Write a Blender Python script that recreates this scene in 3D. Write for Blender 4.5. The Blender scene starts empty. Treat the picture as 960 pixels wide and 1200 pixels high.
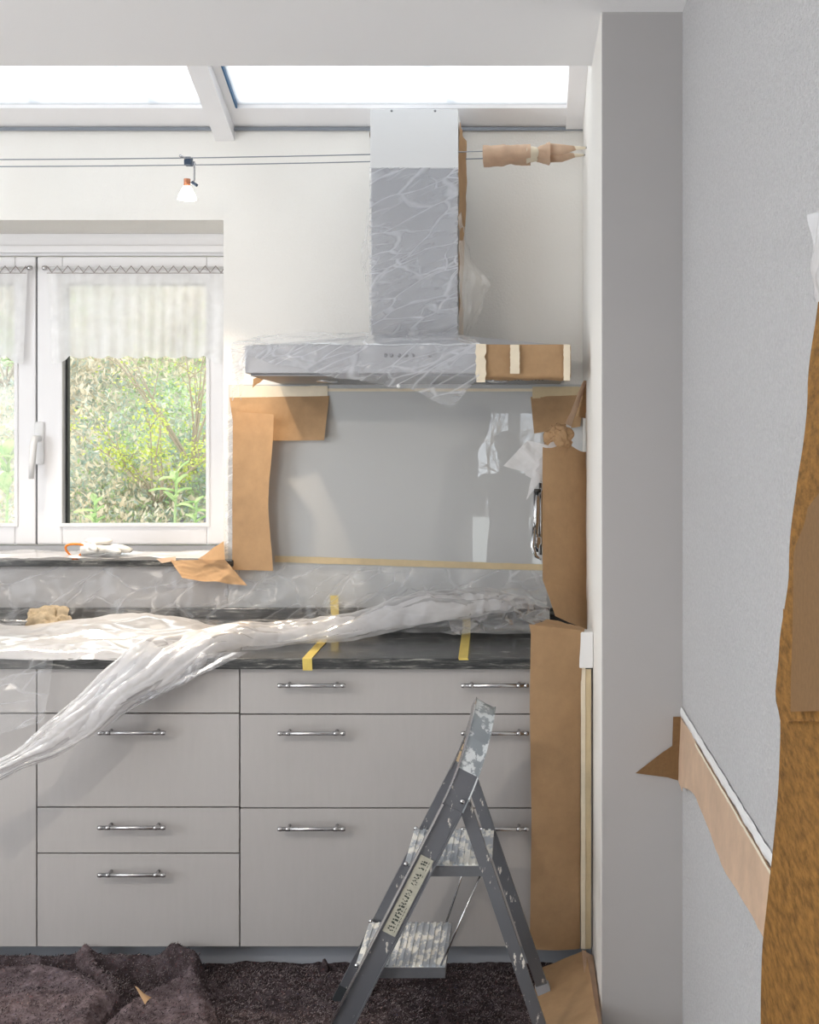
import bpy, bmesh, math, random
from mathutils import Vector, Matrix, noise
random.seed(7)
C = bpy.context.scene.collection
SC = bpy.context.scene
# ------------------------------------------------------------------ camera
F, VX, VY, CZ = 1470.0, 612.0, 525.0, 1.55      # focal length in pixels of the 960x1200 frame, vanishing point, eye height
cam = bpy.data.cameras.new('camera'); camo = bpy.data.objects.new('camera', cam); C.objects.link(camo)
camo.location = (0, 0, CZ); camo.rotation_euler = (math.pi/2, 0, 0)
cam.sensor_fit = 'VERTICAL'; cam.sensor_height = 36; cam.lens = F/1200*36
cam.shift_x = -(VX-480)/1200; cam.shift_y = (VY-600)/1200
cam.clip_start = .02
SC.camera = camo
def at(px, py, Y):
    return Vector(((px-VX)*Y/F, Y, CZ-(py-VY)*Y/F))
# ------------------------------------------------------------------ world, sun, lights
w = bpy.data.worlds.new('sky'); SC.world = w; w.use_nodes = True
bg = w.node_tree.nodes['Background']; bg.inputs[0].default_value = (.88, .94, 1.0, 1); bg.inputs[1].default_value = 3.2
def light(name, kind, loc, target, energy, color=(1,1,1), **kw):
    l = bpy.data.lights.new(name, kind); o = bpy.data.objects.new(name, l); C.objects.link(o)
    o.location = loc; o.rotation_euler = (Vector(target)-Vector(loc)).to_track_quat('-Z', 'Y').to_euler()
    l.energy = energy; l.color = color
    for k, v in kw.items(): setattr(l, k, v)
    return o
light('sun', 'SUN', (-4, 8, 8), (-4+.62, 8-.13, 8-.78), 3.8, (1, .93, .82), angle=math.radians(1.5))
# added fill from an unseen left opening; daylight of the garden door behind the camera
light('left_window_fill', 'AREA', (-3.86, .8, 1.45), (0, 1.0, 2.0), 56, (.95, .97, 1), shape='RECTANGLE', size=2.6, size_y=1.9)
light('daylight_door_upper', 'AREA', (-.03, -3.75, 1.6), (-.03, 3, 1.6), 16, (.80, .90, 1), shape='RECTANGLE', size=1.9, size_y=1.25)
light('daylight_door_lower', 'AREA', (-.03, -3.75, .5), (-.03, 3, .5), 4, (.90, 1, .66), shape='RECTANGLE', size=1.9, size_y=.95)
SC.view_settings.view_transform = 'Standard'; SC.view_settings.look = 'None'
SC.view_settings.exposure = 0.0; SC.view_settings.gamma = 1
try: SC.view_settings.use_curve_mapping = False
except Exception: pass
SC.cycles.max_bounces = 10; SC.cycles.transparent_max_bounces = 24; SC.cycles.diffuse_bounces = 6
SC.cycles.use_denoising = True; SC.cycles.sample_clamp_indirect = 4
SC.cycles.caustics_reflective = False; SC.cycles.caustics_refractive = False

# ------------------------------------------------------------------ materials
def nm(name):
    m = bpy.data.materials.new(name); m.use_nodes = True; nt = m.node_tree
    return m, nt, nt.nodes, nt.links, nt.nodes['Principled BSDF']
def coords(nt, scale=(1,1,1), rot=(0,0,0)):
    tc = nt.nodes.new('ShaderNodeTexCoord'); mp = nt.nodes.new('ShaderNodeMapping')
    mp.inputs['Scale'].default_value = scale; mp.inputs['Rotation'].default_value = rot
    nt.links.new(tc.outputs['Object'], mp.inputs[0]); return mp.outputs[0]
def tex(nt, vec, scale, detail=4, rough=.55, dist=0):
    n = nt.nodes.new('ShaderNodeTexNoise'); n.inputs['Scale'].default_value = scale
    n.inputs['Detail'].default_value = detail; n.inputs['Roughness'].default_value = rough; n.inputs['Distortion'].default_value = dist
    nt.links.new(vec, n.inputs['Vector']); return n.outputs['Fac']
def ramp(nt, fac, stops):
    r = nt.nodes.new('ShaderNodeValToRGB'); nt.links.new(fac, r.inputs[0]); e = r.color_ramp.elements
    while len(e) < len(stops): e.new(.5)
    for i, (p, c) in enumerate(stops):
        e[i].position = p; e[i].color = (c[0], c[1], c[2], 1) if hasattr(c, '__len__') else (c, c, c, 1)
    return r.outputs[0]
def bump(nt, h, strength, dist, to):
    b = nt.nodes.new('ShaderNodeBump'); b.inputs['Strength'].default_value = strength; b.inputs['Distance'].default_value = dist
    nt.links.new(h, b.inputs['Height']); nt.links.new(b.outputs[0], to); return b
def simple(name, col, rough=.5, metal=0, spec=.5, bumps=None, var=0, vscale=4, vstretch=(1,1,1)):
    m, nt, N, L, b = nm(name)
    b.inputs['Roughness'].default_value = rough; b.inputs['Metallic'].default_value = metal
    b.inputs['Specular IOR Level'].default_value = spec
    b.inputs['Base Color'].default_value = (*col, 1)
    if var:
        f = tex(nt, coords(nt, vstretch), vscale, 6, .6)
        lo = [c*(1-var) for c in col]; hi = [min(1, c*(1+var)) for c in col]
        L.new(ramp(nt, f, [(.3, lo), (.7, hi)]), b.inputs['Base Color'])
    if bumps:
        f = tex(nt, coords(nt), bumps[0], 5, .6); bump(nt, f, bumps[1], bumps[2], b.inputs['Normal'])
    return m
M = {}
M['plaster'] = simple('wall_plaster', (.85, .83, .79), .9, spec=.15, bumps=(170, .35, .004), var=.012, vscale=2)
M['plaster_rough'] = simple('wall_woodchip_plaster', (.79, .78, .785), .9, spec=.15, bumps=(130, 1, .02), var=.09, vscale=150)
M['pier_shade_tone'] = simple('pier_shade_tone', (.44, .425, .42), .85, spec=.2, bumps=(120, .12, .003), var=.015, vscale=3)  # wall paint greyed: the shade on the pier front is in the colour
M['ceiling'] = simple('ceiling_paint', (.88, .875, .885), .9, spec=.15, bumps=(120, .1, .002))
M['upvc'] = simple('white_window_plastic', (.88, .87, .88), .3)
M['seal'] = simple('dark_rubber_seal', (.03, .035, .04), .5)
M['blue_seal'] = simple('blue_rubber_seal', (.03, .12, .26), .4)
M['front'] = simple('grey_white_laminate', (.455, .436, .426), .42, spec=.35, var=.02, vscale=60, vstretch=(1,1,.15))
M['carcass'] = simple('cabinet_carcass', (.02, .02, .022), .7)
M['kick'] = simple('plinth_laminate', (.36, .38, .42), .5)
M['steel'] = simple('brushed_steel', (.55, .55, .56), .25, 1, var=.08, vscale=200, vstretch=(.1,1,1))
M['chrome'] = simple('chrome', (.75, .77, .8), .08, 1)
M['hood'] = simple('hood_metal_skylit', (.72, .73, .74), .4, .1, var=.01)  # upper sleeve paled to carry the skylight it mirrors
M['hood_steel'] = simple('hood_metal_dimmed', (.40, .41, .44), .32, .35, var=.02)  # same metal greyed for the room mirrored in the lower sleeve
M['hood_under'] = simple('hood_filter_metal', (.22, .225, .24), .4, .6)
M['hood_dark'] = simple('hood_dark_hole', (.03, .03, .03), .5)
M['white_plastic'] = simple('white_plastic', (.8, .8, .8), .35)
M['tape_cream'] = simple('cream_masking_tape', (.78, .69, .54), .6, bumps=(250, .3, .001), var=.05, vscale=30)
M['tape_yellow'] = simple('yellow_masking_tape', (.72, .55, .13), .55, bumps=(250, .3, .001), var=.06, vscale=40)
M['tape_beige'] = simple('beige_masking_tape', (.62, .50, .31), .6, var=.06, vscale=30)
M['rail'] = simple('grey_ladder_metal', (.16, .168, .185), .38, .5, var=.15, vscale=12)
M['lace_thread'] = simple('taupe_lace_thread', (.36, .31, .30), .8)
M['sticker'] = simple('worn_grey_green_sticker', (.50, .49, .41), .5, var=.15, vscale=60)
M['orange'] = simple('orange_elastic', (.85, .25, .03), .6)
M['glove'] = simple('white_glove_knit', (.8, .78, .74), .85, bumps=(400, .6, .001))
M['copper'] = simple('copper_contact', (.62, .25, .13), .35, .6)
M['wire'] = simple('grey_steel_wire', (.25, .27, .30), .35, .7)
M['clamp'] = simple('dark_blue_clamp', (.04, .07, .12), .4)
M['person_dark'] = simple('dark_clothing', (.09, .09, .10), .9)
M['person_skin'] = simple('skin', (.45, .30, .23), .6)
M['person_trousers'] = simple('grey_trousers', (.12, .12, .14), .9)
M['bark'] = simple('bark', (.38, .31, .24), .9)
M['floorboards'] = simple('pale_floor', (.8, .78, .75), .6)
M['ink'] = simple('black_ink', (.04, .05, .04), .6)

def kraft(name, base, mott=.1, mscale=12, trans=.25, st=(1,1,1)):
    m, nt, N, L, b = nm(name)
    v = coords(nt, st); f = tex(nt, v, mscale, 6, .7)
    lo = [c*(1-mott) for c in base]; hi = [min(1, c*(1+mott)) for c in base]
    col = ramp(nt, f, [(.3, lo), (.7, hi)])
    L.new(col, b.inputs['Base Color']); b.inputs['Roughness'].default_value = .7; b.inputs['Specular IOR Level'].default_value = .3
    f2 = tex(nt, coords(nt, (1, 1, .05)), 500, 2); bm_ = bump(nt, f2, .15, .0008, b.inputs['Normal'])
    t = N.new('ShaderNodeBsdfTranslucent'); L.new(col, t.inputs[0])
    mx = N.new('ShaderNodeMixShader'); mx.inputs[0].default_value = trans
    L.new(b.outputs[0], mx.inputs[1]); L.new(t.outputs[0], mx.inputs[2]); L.new(mx.outputs[0], N['Material Output'].inputs[0])
    return m
M['kraft'] = kraft('brown_kraft_paper', (.50, .32, .175))
M['kraft_pale'] = kraft('pale_kraft_paper', (.68, .49, .35))
M['tan_paper'] = kraft('tan_crumpled_paper', (.50, .40, .27), .25, 40)
M['kraft_dark'] = kraft('dark_kraft_paper', (.27, .155, .07), .12, 90)
M['kraft_amber'] = kraft('amber_mottled_paper', (.30, .145, .033), .55, 75, st=(1, .3, 1))

def film(name, base, lines, haze_scale=5, tint=(.93, .94, .97), stretch=(1,1,1), rot=(0,0,0), lscale=6, gloss=.45, through=.45):
    """clear painter's film: mostly see-through, whiter where it is creased or lies double"""
    m, nt, N, L, b = nm(name); N.remove(b)
    mp0 = coords(nt, (1,1,1), rot); mp = N.new('ShaderNodeMapping'); mp.inputs['Scale'].default_value = stretch; L.new(mp0, mp.inputs[0]); v = mp.outputs[0]
    hz = tex(nt, v, haze_scale, 4, .6)
    nv = N.new('ShaderNodeTexNoise'); nv.inputs['Scale'].default_value = lscale*.6; nv.inputs['Detail'].default_value = 2; L.new(v, nv.inputs['Vector'])
    vm = N.new('ShaderNodeVectorMath'); vm.operation = 'MULTIPLY_ADD'; vm.inputs[1].default_value = (.16, .16, .16); L.new(nv.outputs['Color'], vm.inputs[0]); L.new(v, vm.inputs[2])
    def vor(sc, wdt):
        q = N.new('ShaderNodeTexVoronoi'); q.feature = 'DISTANCE_TO_EDGE'; q.inputs['Scale'].default_value = sc; L.new(vm.outputs[0], q.inputs['Vector'])
        r = N.new('ShaderNodeMapRange'); r.interpolation_type = 'SMOOTHSTEP'; r.inputs[1].default_value = 0; r.inputs[2].default_value = wdt; r.inputs[3].default_value = 1; r.inputs[4].default_value = 0
        L.new(q.outputs['Distance'], r.inputs[0]); return q.outputs['Distance'], r.outputs[0]
    n1, l1 = vor(lscale, .05); n2, l2 = vor(lscale*2.1, .07)
    brk = N.new('ShaderNodeMapRange'); brk.inputs[1].default_value = .42; brk.inputs[2].default_value = .62; L.new(tex(nt, v, lscale*.9, 2), brk.inputs[0])
    l3 = N.new('ShaderNodeMath'); l3.operation = 'MULTIPLY'; L.new(l2, l3.inputs[0]); L.new(brk.outputs[0], l3.inputs[1])
    l4 = N.new('ShaderNodeMath'); l4.operation = 'MULTIPLY'; L.new(l1, l4.inputs[0]); l4.inputs[1].default_value = .7
    ad = N.new('ShaderNodeMath'); ad.operation = 'MAXIMUM'; L.new(l4.outputs[0], ad.inputs[0]); L.new(l3.outputs[0], ad.inputs[1])
    hr = N.new('ShaderNodeMapRange'); hr.inputs[1].default_value = .3; hr.inputs[2].default_value = .75
    hr.inputs[3].default_value = base*.6; hr.inputs[4].default_value = min(1, base*1.5); L.new(hz, hr.inputs[0])
    ml = N.new('ShaderNodeMath'); ml.operation = 'MULTIPLY_ADD'; ml.inputs[1].default_value = lines; ml.use_clamp = True
    L.new(ad.outputs[0], ml.inputs[0]); L.new(hr.outputs[0], ml.inputs[2])
    tr = N.new('ShaderNodeBsdfTransparent'); tr.inputs[0].default_value = (.985, .985, .985, 1)
    df = N.new('ShaderNodeBsdfDiffuse'); df.inputs[0].default_value = (*tint, 1)
    tl = N.new('ShaderNodeBsdfTranslucent'); tl.inputs[0].default_value = (*tint, 1)
    m1 = N.new('ShaderNodeMixShader'); m1.inputs[0].default_value = through; L.new(df.outputs[0], m1.inputs[1]); L.new(tl.outputs[0], m1.inputs[2])
    m2 = N.new('ShaderNodeMixShader'); L.new(ml.outputs[0], m2.inputs[0]); L.new(tr.outputs[0], m2.inputs[1]); L.new(m1.outputs[0], m2.inputs[2])
    gl = N.new('ShaderNodeBsdfGlossy'); gl.inputs['Roughness'].default_value = .2; gl.inputs[0].default_value = (1,1,1,1)
    fr = N.new('ShaderNodeFresnel'); fr.inputs[0].default_value = 1.45
    fm = N.new('ShaderNodeMath'); fm.operation = 'MULTIPLY'; fm.inputs[1].default_value = gloss; L.new(fr.outputs[0], fm.inputs[0])
    m3 = N.new('ShaderNodeMixShader'); L.new(fm.outputs[0], m3.inputs[0]); L.new(m2.outputs[0], m3.inputs[1]); L.new(gl.outputs[0], m3.inputs[2])
    bp = N.new('ShaderNodeBump'); bp.inputs['Strength'].default_value = .6; bp.inputs['Distance'].default_value = .02
    L.new(n1, bp.inputs['Height'])
    for nd in (gl, df): L.new(bp.outputs[0], nd.inputs['Normal'])
    L.new(bp.outputs[0], fr.inputs['Normal'])
    L.new(m3.outputs[0], N['Material Output'].inputs[0])
    return m
M['film_thin'] = film('thin_clear_film', .14, .22, 6, lscale=6, stretch=(.6, 1, 1.4), rot=(0, .35, 0))
M['film_clear'] = film('clear_film', .05, .22, 5, lscale=5)
M['film_hood'] = film('creased_clear_film', .24, .45, 7, tint=(.93, .95, 1), stretch=(.55, 1, 2.0), rot=(0, .42, 0), lscale=7)
M['film_white'] = film('gathered_milky_film', .74, .06, 5, tint=(.97,.97,.99), lscale=10, stretch=(.4, 1, 1))
M['film_sheet'] = film('double_milky_film', .96, .05, 5, tint=(.97,.97,.99), lscale=7, stretch=(.5, 1, 1))
M['curtain'] = film('sheer_curtain_voile', .88, .0, 3, tint=(1, 1, 1), stretch=(1, 1, 1), lscale=9, gloss=0, through=.2)

def glass(name, tint=(1,1,1), k=1.0):
    m, nt, N, L, b = nm(name); N.remove(b)
    tr = N.new('ShaderNodeBsdfTransparent'); tr.inputs[0].default_value = (*tint, 1)
    gl = N.new('ShaderNodeBsdfGlossy'); gl.inputs['Roughness'].default_value = .02
    fr = N.new('ShaderNodeFresnel'); fr.inputs[0].default_value = 1.45
    mx = N.new('ShaderNodeMixShader'); L.new(fr.outputs[0], mx.inputs[0]); L.new(tr.outputs[0], mx.inputs[1]); L.new(gl.outputs[0], mx.inputs[2])
    L.new(mx.outputs[0], N['Material Output'].inputs[0]); return m
M['glass'] = glass('clear_glass', (.97, .985, .98))
def frosted():
    m, nt, N, L, b = nm('sun_diffusing_roof_glass'); N.remove(b)
    tr = N.new('ShaderNodeBsdfTransparent'); tl = N.new('ShaderNodeBsdfTranslucent'); tl.inputs[0].default_value = (.60, .61, .62, 1)  # milkiness added to spread the sun and whiten the panes
    f = tex(nt, coords(nt, (1, 3, 1)), 5, 5); mr = N.new('ShaderNodeMapRange'); mr.inputs[3].default_value = .74; mr.inputs[4].default_value = .9
    L.new(f, mr.inputs[0])
    mx = N.new('ShaderNodeMixShader'); L.new(mr.outputs[0], mx.inputs[0]); L.new(tr.outputs[0], mx.inputs[1]); L.new(tl.outputs[0], mx.inputs[2])
    L.new(mx.outputs[0], N['Material Output'].inputs[0]); return m
M['frosted'] = frosted()
def backsplash():
    m, nt, N, L, b = nm('back_painted_glass')
    b.inputs['Base Color'].default_value = (.51, .52, .525, 1); b.inputs['Roughness'].default_value = .5
    b.inputs['Specular IOR Level'].default_value = 0
    b.inputs['Coat Weight'].default_value = 1; b.inputs['Coat Roughness'].default_value = .004; b.inputs['Coat IOR'].default_value = 1.6
    return m
M['backsplash'] = backsplash()
def granite():
    m, nt, N, L, b = nm('dark_streaked_granite')
    v = coords(nt, (1.6, 9, 14), (0, 0, .05))
    f = tex(nt, v, 7, 9, .72, .6)
    L.new(ramp(nt, f, [(.32, (.010, .011, .012)), (.50, (.045, .047, .048)), (.58, (.10, .10, .095)), (.68, (.42, .41, .38)), (.8, (.6, .6, .58))]), b.inputs['Base Color'])
    b.inputs['Roughness'].default_value = .16
    return m
M['granite'] = granite()
def felt(name, k=1.0):
    m, nt, N, L, b = nm(name)
    v = coords(nt)
    f = tex(nt, v, 24, 8, .8); f2 = tex(nt, v, 190, 3, .7)
    base = ramp(nt, f, [(.28, (.020*k, .014*k, .015*k)), (.48, (.062*k, .047*k, .050*k)), (.6, (.105*k, .082*k, .088*k)), (.75, (.19*k, .155*k, .16*k))])
    sp = ramp(nt, f2, [(.60, 0), (.67, 1)])
    fc = tex(nt, v, 60, 2)
    cc = ramp(nt, fc, [(.38, (.30, .08, .07)), (.46, (.26, .22, .21)), (.56, (.42, .37, .33)), (.64, (.10, .12, .25))])
    mx = N.new('ShaderNodeMix'); mx.data_type = 'RGBA'; L.new(sp, mx.inputs[0]); L.new(base, mx.inputs[6]); L.new(cc, mx.inputs[7])
    L.new(mx.outputs[2], b.inputs['Base Color']); b.inputs['Roughness'].default_value = 1; b.inputs['Specular IOR Level'].default_value = .05
    f3 = tex(nt, v, 120, 6, .8); bump(nt, f3, 1, .012, b.inputs['Normal'])
    return m
M['felt'] = felt('painters_felt_dark', 1.5); M['felt_grey'] = felt('painters_felt_worn', 2.9)
M['fibre_light'] = simple('pale_felt_fibre', (.30, .25, .25), 1); M['fibre_dark'] = simple('black_felt_fibre', (.022, .017, .02), 1)
M['fibre_mix'] = simple('coloured_felt_fleck', (.36, .24, .22), 1, var=.6, vscale=40)
def painted_metal(name, base, amt, col=(.75, .72, .66), scale=26, stretch=(1,1,1)):
    m, nt, N, L, b = nm(name)
    f = tex(nt, coords(nt, stretch), scale, 7, .7)
    mask = ramp(nt, f, [(amt, 0), (amt+.03, 1)])
    mx = N.new('ShaderNodeMix'); mx.data_type = 'RGBA'; L.new(mask, mx.inputs[0])
    mx.inputs[6].default_value = (*base, 1); mx.inputs[7].default_value = (*col, 1)
    L.new(mx.outputs[2], b.inputs['Base Color'])
    inv = N.new('ShaderNodeMath'); inv.operation = 'SUBTRACT'; inv.inputs[0].default_value = .55; L.new(mask, inv.inputs[1]); inv.use_clamp = True
    L.new(inv.outputs[0], b.inputs['Metallic']); b.inputs['Roughness'].default_value = .4
    bump(nt, mask, .3, .001, b.inputs['Normal'])
    return m
M['rail_paint'] = painted_metal('grey_ladder_rail_with_paint_specks', (.17, .178, .20), .60, scale=34, stretch=(1,1,.45))
M['hoop_paint'] = painted_metal('paint_smeared_ladder_hoop', (.36, .40, .43), .50, (.68, .72, .74), scale=16)
M['hoop_inside'] = painted_metal('tan_smeared_hoop', (.16, .15, .14), .44, (.62, .48, .30), scale=14)
M['step_paint'] = painted_metal('paint_spattered_step', (.55, .60, .66), .50, (.86, .86, .82), scale=30, stretch=(1,.5,1))
def emis(name, col, s):
    m, nt, N, L, b = nm(name); b.inputs['Emission Color'].default_value = (*col, 1); b.inputs['Emission Strength'].default_value = s; return m
M['bulb'] = emis('lit_halogen_glass', (1, .93, .8), 7)
def leaf(name, a, b2, tr=.35):
    m, nt, N, L, b = nm(name)
    oi = N.new('ShaderNodeTexCoord'); f = tex(nt, oi.outputs['Object'], 3.5, 5, .75)
    f.node.inputs['Scale'].default_value = 9
    c = ramp(nt, f, [(.35, a), (.65, b2)]); L.new(c, b.inputs['Base Color']); b.inputs['Roughness'].default_value = .6
    t = N.new('ShaderNodeBsdfTranslucent'); L.new(c, t.inputs[0]); mx = N.new('ShaderNodeMixShader'); mx.inputs[0].default_value = tr
    L.new(b.outputs[0], mx.inputs[1]); L.new(t.outputs[0], mx.inputs[2]); L.new(mx.outputs[0], N['Material Output'].inputs[0]); return m
M['hill'] = leaf('hillside_earth', (.36, .36, .28), (.58, .52, .42), 0)
M['grass_dry'] = leaf('dry_grass', (.60, .50, .36), (.80, .73, .60))
M['grass_green'] = leaf('green_ground_cover', (.34, .50, .22), (.60, .70, .40))
M['cover_grey'] = leaf('grey_green_cover', (.30, .40, .36), (.56, .60, .54))
M['leaf_yellow'] = leaf('yellow_green_leaves', (.42, .52, .08), (.72, .74, .22))
M['leaf_dark'] = leaf('dark_stems', (.14, .13, .17), (.20, .18, .20), 0)
M['leaf_bright'] = leaf('bright_leaves', (.25, .42, .15), (.62, .70, .36))

# ------------------------------------------------------------------ builders
def tag(o, label=None, cat=None, group=None, kind=None):
    if label: o['label'] = label
    if cat: o['category'] = cat
    if group: o['group'] = group
    if kind: o['kind'] = kind
    return o
def empty(name, loc, label=None, cat=None, group=None, kind=None):
    o = bpy.data.objects.new(name, None); C.objects.link(o); o.location = loc; o.empty_display_size = .05
    return tag(o, label, cat, group, kind)
def base_of(parent):
    v = Vector((0, 0, 0))
    while parent is not None: v += Vector(parent.location); parent = parent.parent
    return v
def build(name, bm, mat, parent=None, smooth=False, origin=None):
    """link a bmesh given in world coordinates as one object, its origin at its parent or at its own base"""
    if parent is None:
        if origin is None:
            xs = [v.co for v in bm.verts]
            origin = Vector((sum(v.x for v in xs)/len(xs), sum(v.y for v in xs)/len(xs), min(v.z for v in xs)))
        off = Vector(origin)
    else: off = base_of(parent)
    bmesh.ops.translate(bm, verts=bm.verts, vec=-off)
    me = bpy.data.meshes.new(name); bm.to_mesh(me); bm.free()
    if smooth:
        for p in me.polygons: p.use_smooth = True
    for m in (mat if isinstance(mat, (list, tuple)) else [mat]): me.materials.append(M[m])
    o = bpy.data.objects.new(name, me); C.objects.link(o)
    if parent is None: o.location = off
    else: o.parent = parent
    return o
def B(): return bmesh.new()
def box(bm, x0, x1, y0, y1, z0, z1, bev=0, mi=0):
    vs = [bm.verts.new((x, y, z)) for x in (x0, x1) for y in (y0, y1) for z in (z0, z1)]
    idx = [(0,1,3,2), (4,6,7,5), (0,4,5,1), (2,3,7,6), (0,2,6,4), (1,5,7,3)]
    fs = [bm.faces.new([vs[i] for i in f]) for f in idx]
    for f in fs: f.material_index = mi
    bmesh.ops.recalc_face_normals(bm, faces=fs)
    if bev:
        es = list({e for f in fs for e in f.edges})
        bmesh.ops.bevel(bm, geom=es, offset=bev, segments=2, affect='EDGES', profile=.6)
    return fs
def BOX(*a, **k):
    bm = B(); box(bm, *a, **k); return bm
def tube(bm, pts, r, n=8, caps=True, closed=False):
    pts = [Vector(p) for p in pts]; rings = []
    rr = r if hasattr(r, '__len__') else [r]*len(pts)
    up = None
    for i, p in enumerate(pts):
        a = pts[max(i-1, 0)]; b = pts[min(i+1, len(pts)-1)]
        if closed: a = pts[i-1]; b = pts[(i+1) % len(pts)]
        t = (b-a).normalized()
        if up is None: up = Vector((0, 0, 1)) if abs(t.z) < .9 else Vector((1, 0, 0))
        s = t.cross(up).normalized(); up = s.cross(t).normalized()
        rings.append([bm.verts.new(p+(s*math.cos(k*2*math.pi/n)+up*math.sin(k*2*math.pi/n))*rr[i]) for k in range(n)])
    m = len(rings)
    for i in range(m if closed else m-1):
        A, D = rings[i], rings[(i+1) % m]
        for k in range(n): bm.faces.new((A[k], A[(k+1) % n], D[(k+1) % n], D[k]))
    if caps and not closed:
        bm.faces.new(rings[0][::-1]); bm.faces.new(rings[-1])
def TUBE(*a, **k):
    bm = B(); tube(bm, *a, **k); return bm
def sweep(bm, pts, W, hw, ht, closed=False, taper=None):
    """flat bar along pts; W is the direction of its width"""
    pts = [Vector(p) for p in pts]; W = Vector(W).normalized(); rings = []
    for i, p in enumerate(pts):
        t = (pts[min(i+1, len(pts)-1)]-pts[max(i-1, 0)]).normalized(); n = W.cross(t).normalized()
        rings.append([bm.verts.new(p+W*a*hw+n*b*ht) for a, b in ((-1,-1), (1,-1), (1,1), (-1,1))])
    for i in range(len(rings)-1):
        for k in range(4): bm.faces.new((rings[i][k], rings[i][(k+1) % 4], rings[i+1][(k+1) % 4], rings[i+1][k]))
    bm.faces.new(rings[0][::-1]); bm.faces.new(rings[-1])
    bmesh.ops.recalc_face_normals(bm, faces=bm.faces)
def lathe(bm, c, prof, n=20, axis=None):
    c = Vector(c); ax = Vector(axis or (0, 0, 1)).normalized(); q = Vector((0, 0, 1)).rotation_difference(ax)
    rings = [[bm.verts.new(c+q @ Vector((r*math.cos(k*2*math.pi/n), r*math.sin(k*2*math.pi/n), z))) for k in range(n)] for r, z in prof]
    for i in range(len(rings)-1):
        for k in range(n): bm.faces.new((rings[i][k], rings[i][(k+1) % n], rings[i+1][(k+1) % n], rings[i+1][k]))
    if prof[0][0] > 1e-4: bm.faces.new(rings[0][::-1])
    if prof[-1][0] > 1e-4: bm.faces.new(rings[-1])
def crease(p, s, seed=0):
    """sharp random folds, about -1..0"""
    q = Vector(p)*s+Vector((seed*7.3, seed*3.1, seed*1.7))
    q += noise.noise_vector(q*.7)*.35
    d, _ = noise.voronoi(q*.75); e, _ = noise.voronoi(q*1.9)
    return min(d[1]-d[0], .5)*1.5+min(e[1]-e[0], .4)*.55-abs(noise.noise(q))*.6-.35
def grid(fn, nu, nv, amp=0, s=6, seed=0, stretch=(1,1,1), mod=None, thick=0):
    P = [[Vector(fn(i/nu, j/nv)) for j in range(nv+1)] for i in range(nu+1)]
    bm = B(); V = [[None]*(nv+1) for _ in range(nu+1)]
    st = Vector(stretch)
    for i in range(nu+1):
        for j in range(nv+1):
            p = P[i][j]
            if amp:
                a = P[min(i+1, nu)][j]-P[max(i-1, 0)][j]; b = P[i][min(j+1, nv)]-P[i][max(j-1, 0)]
                n = a.cross(b); n = n.normalized() if n.length > 1e-9 else Vector((0, -1, 0))
                k = amp*(mod(i/nu, j/nv) if mod else 1)
                p = p+n*k*crease(Vector((p.x*st.x, p.y*st.y, p.z*st.z)), s, seed)
            V[i][j] = bm.verts.new(p)
    for i in range(nu):
        for j in range(nv): bm.faces.new((V[i][j], V[i+1][j], V[i+1][j+1], V[i][j+1]))
    if thick:
        bm.normal_update(); bmesh.ops.solidify(bm, geom=bm.faces[:], thickness=thick)
    return bm
def bil(a, b, c, d):
    """a top-left, b top-right, c bottom-right, d bottom-left"""
    a, b, c, d = map(Vector, (a, b, c, d))
    return lambda u, v: (a*(1-u)+b*u)*(1-v)+(d*(1-u)+c*u)*v
def poly_sheet(pts, thick, nrm):
    """thin prism of a world polygon"""
    bm = B(); n = Vector(nrm)*thick
    a = [bm.verts.new(Vector(p)) for p in pts]; b = [bm.verts.new(Vector(p)+n) for p in pts]
    bm.faces.new(a); bm.faces.new(b[::-1]); k = len(a)
    for i in range(k): bm.faces.new((a[i], b[i], b[(i+1) % k], a[(i+1) % k]))
    bmesh.ops.recalc_face_normals(bm, faces=bm.faces); return bm
def strip(name, p0, p1, wdir, hw, nrm, mat, label, cat='tape', parent=None, jag=0, th=.0008, group=None, n=14):
    """a strip of tape with slightly torn edges"""
    p0, p1, wd, nr = Vector(p0), Vector(p1), Vector(wdir).normalized(), Vector(nrm).normalized()
    L, R = [], []
    for i in range(n+1):
        c = p0.lerp(p1, i/n); L.append(c-wd*(hw+random.uniform(-jag, jag))); R.append(c+wd*(hw+random.uniform(-jag, jag)))
    o = build(name, poly_sheet(L+R[::-1], th, nr), mat, parent)
    if parent is None: tag(o, label, cat, group)
    elif label: o['label'] = label
    return o
def struct(name, bm, mat, parent=None, label=None, smooth=False):
    o = build(name, bm, mat, parent, smooth, origin=(0, 0, 0) if parent is None else None)
    if parent is None: o['kind'] = 'structure'
    if label: o['label'] = label
    return o
def interp(t, keys):
    for (a, x), (b, y) in zip(keys, keys[1:]):
        if t <= b:
            k = (t-a)/(b-a) if b > a else 0; k = k*k*(3-2*k)
            return x*(1-k)+y*k if not isinstance(x, Vector) else x.lerp(y, k)
    return keys[-1][1]

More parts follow.
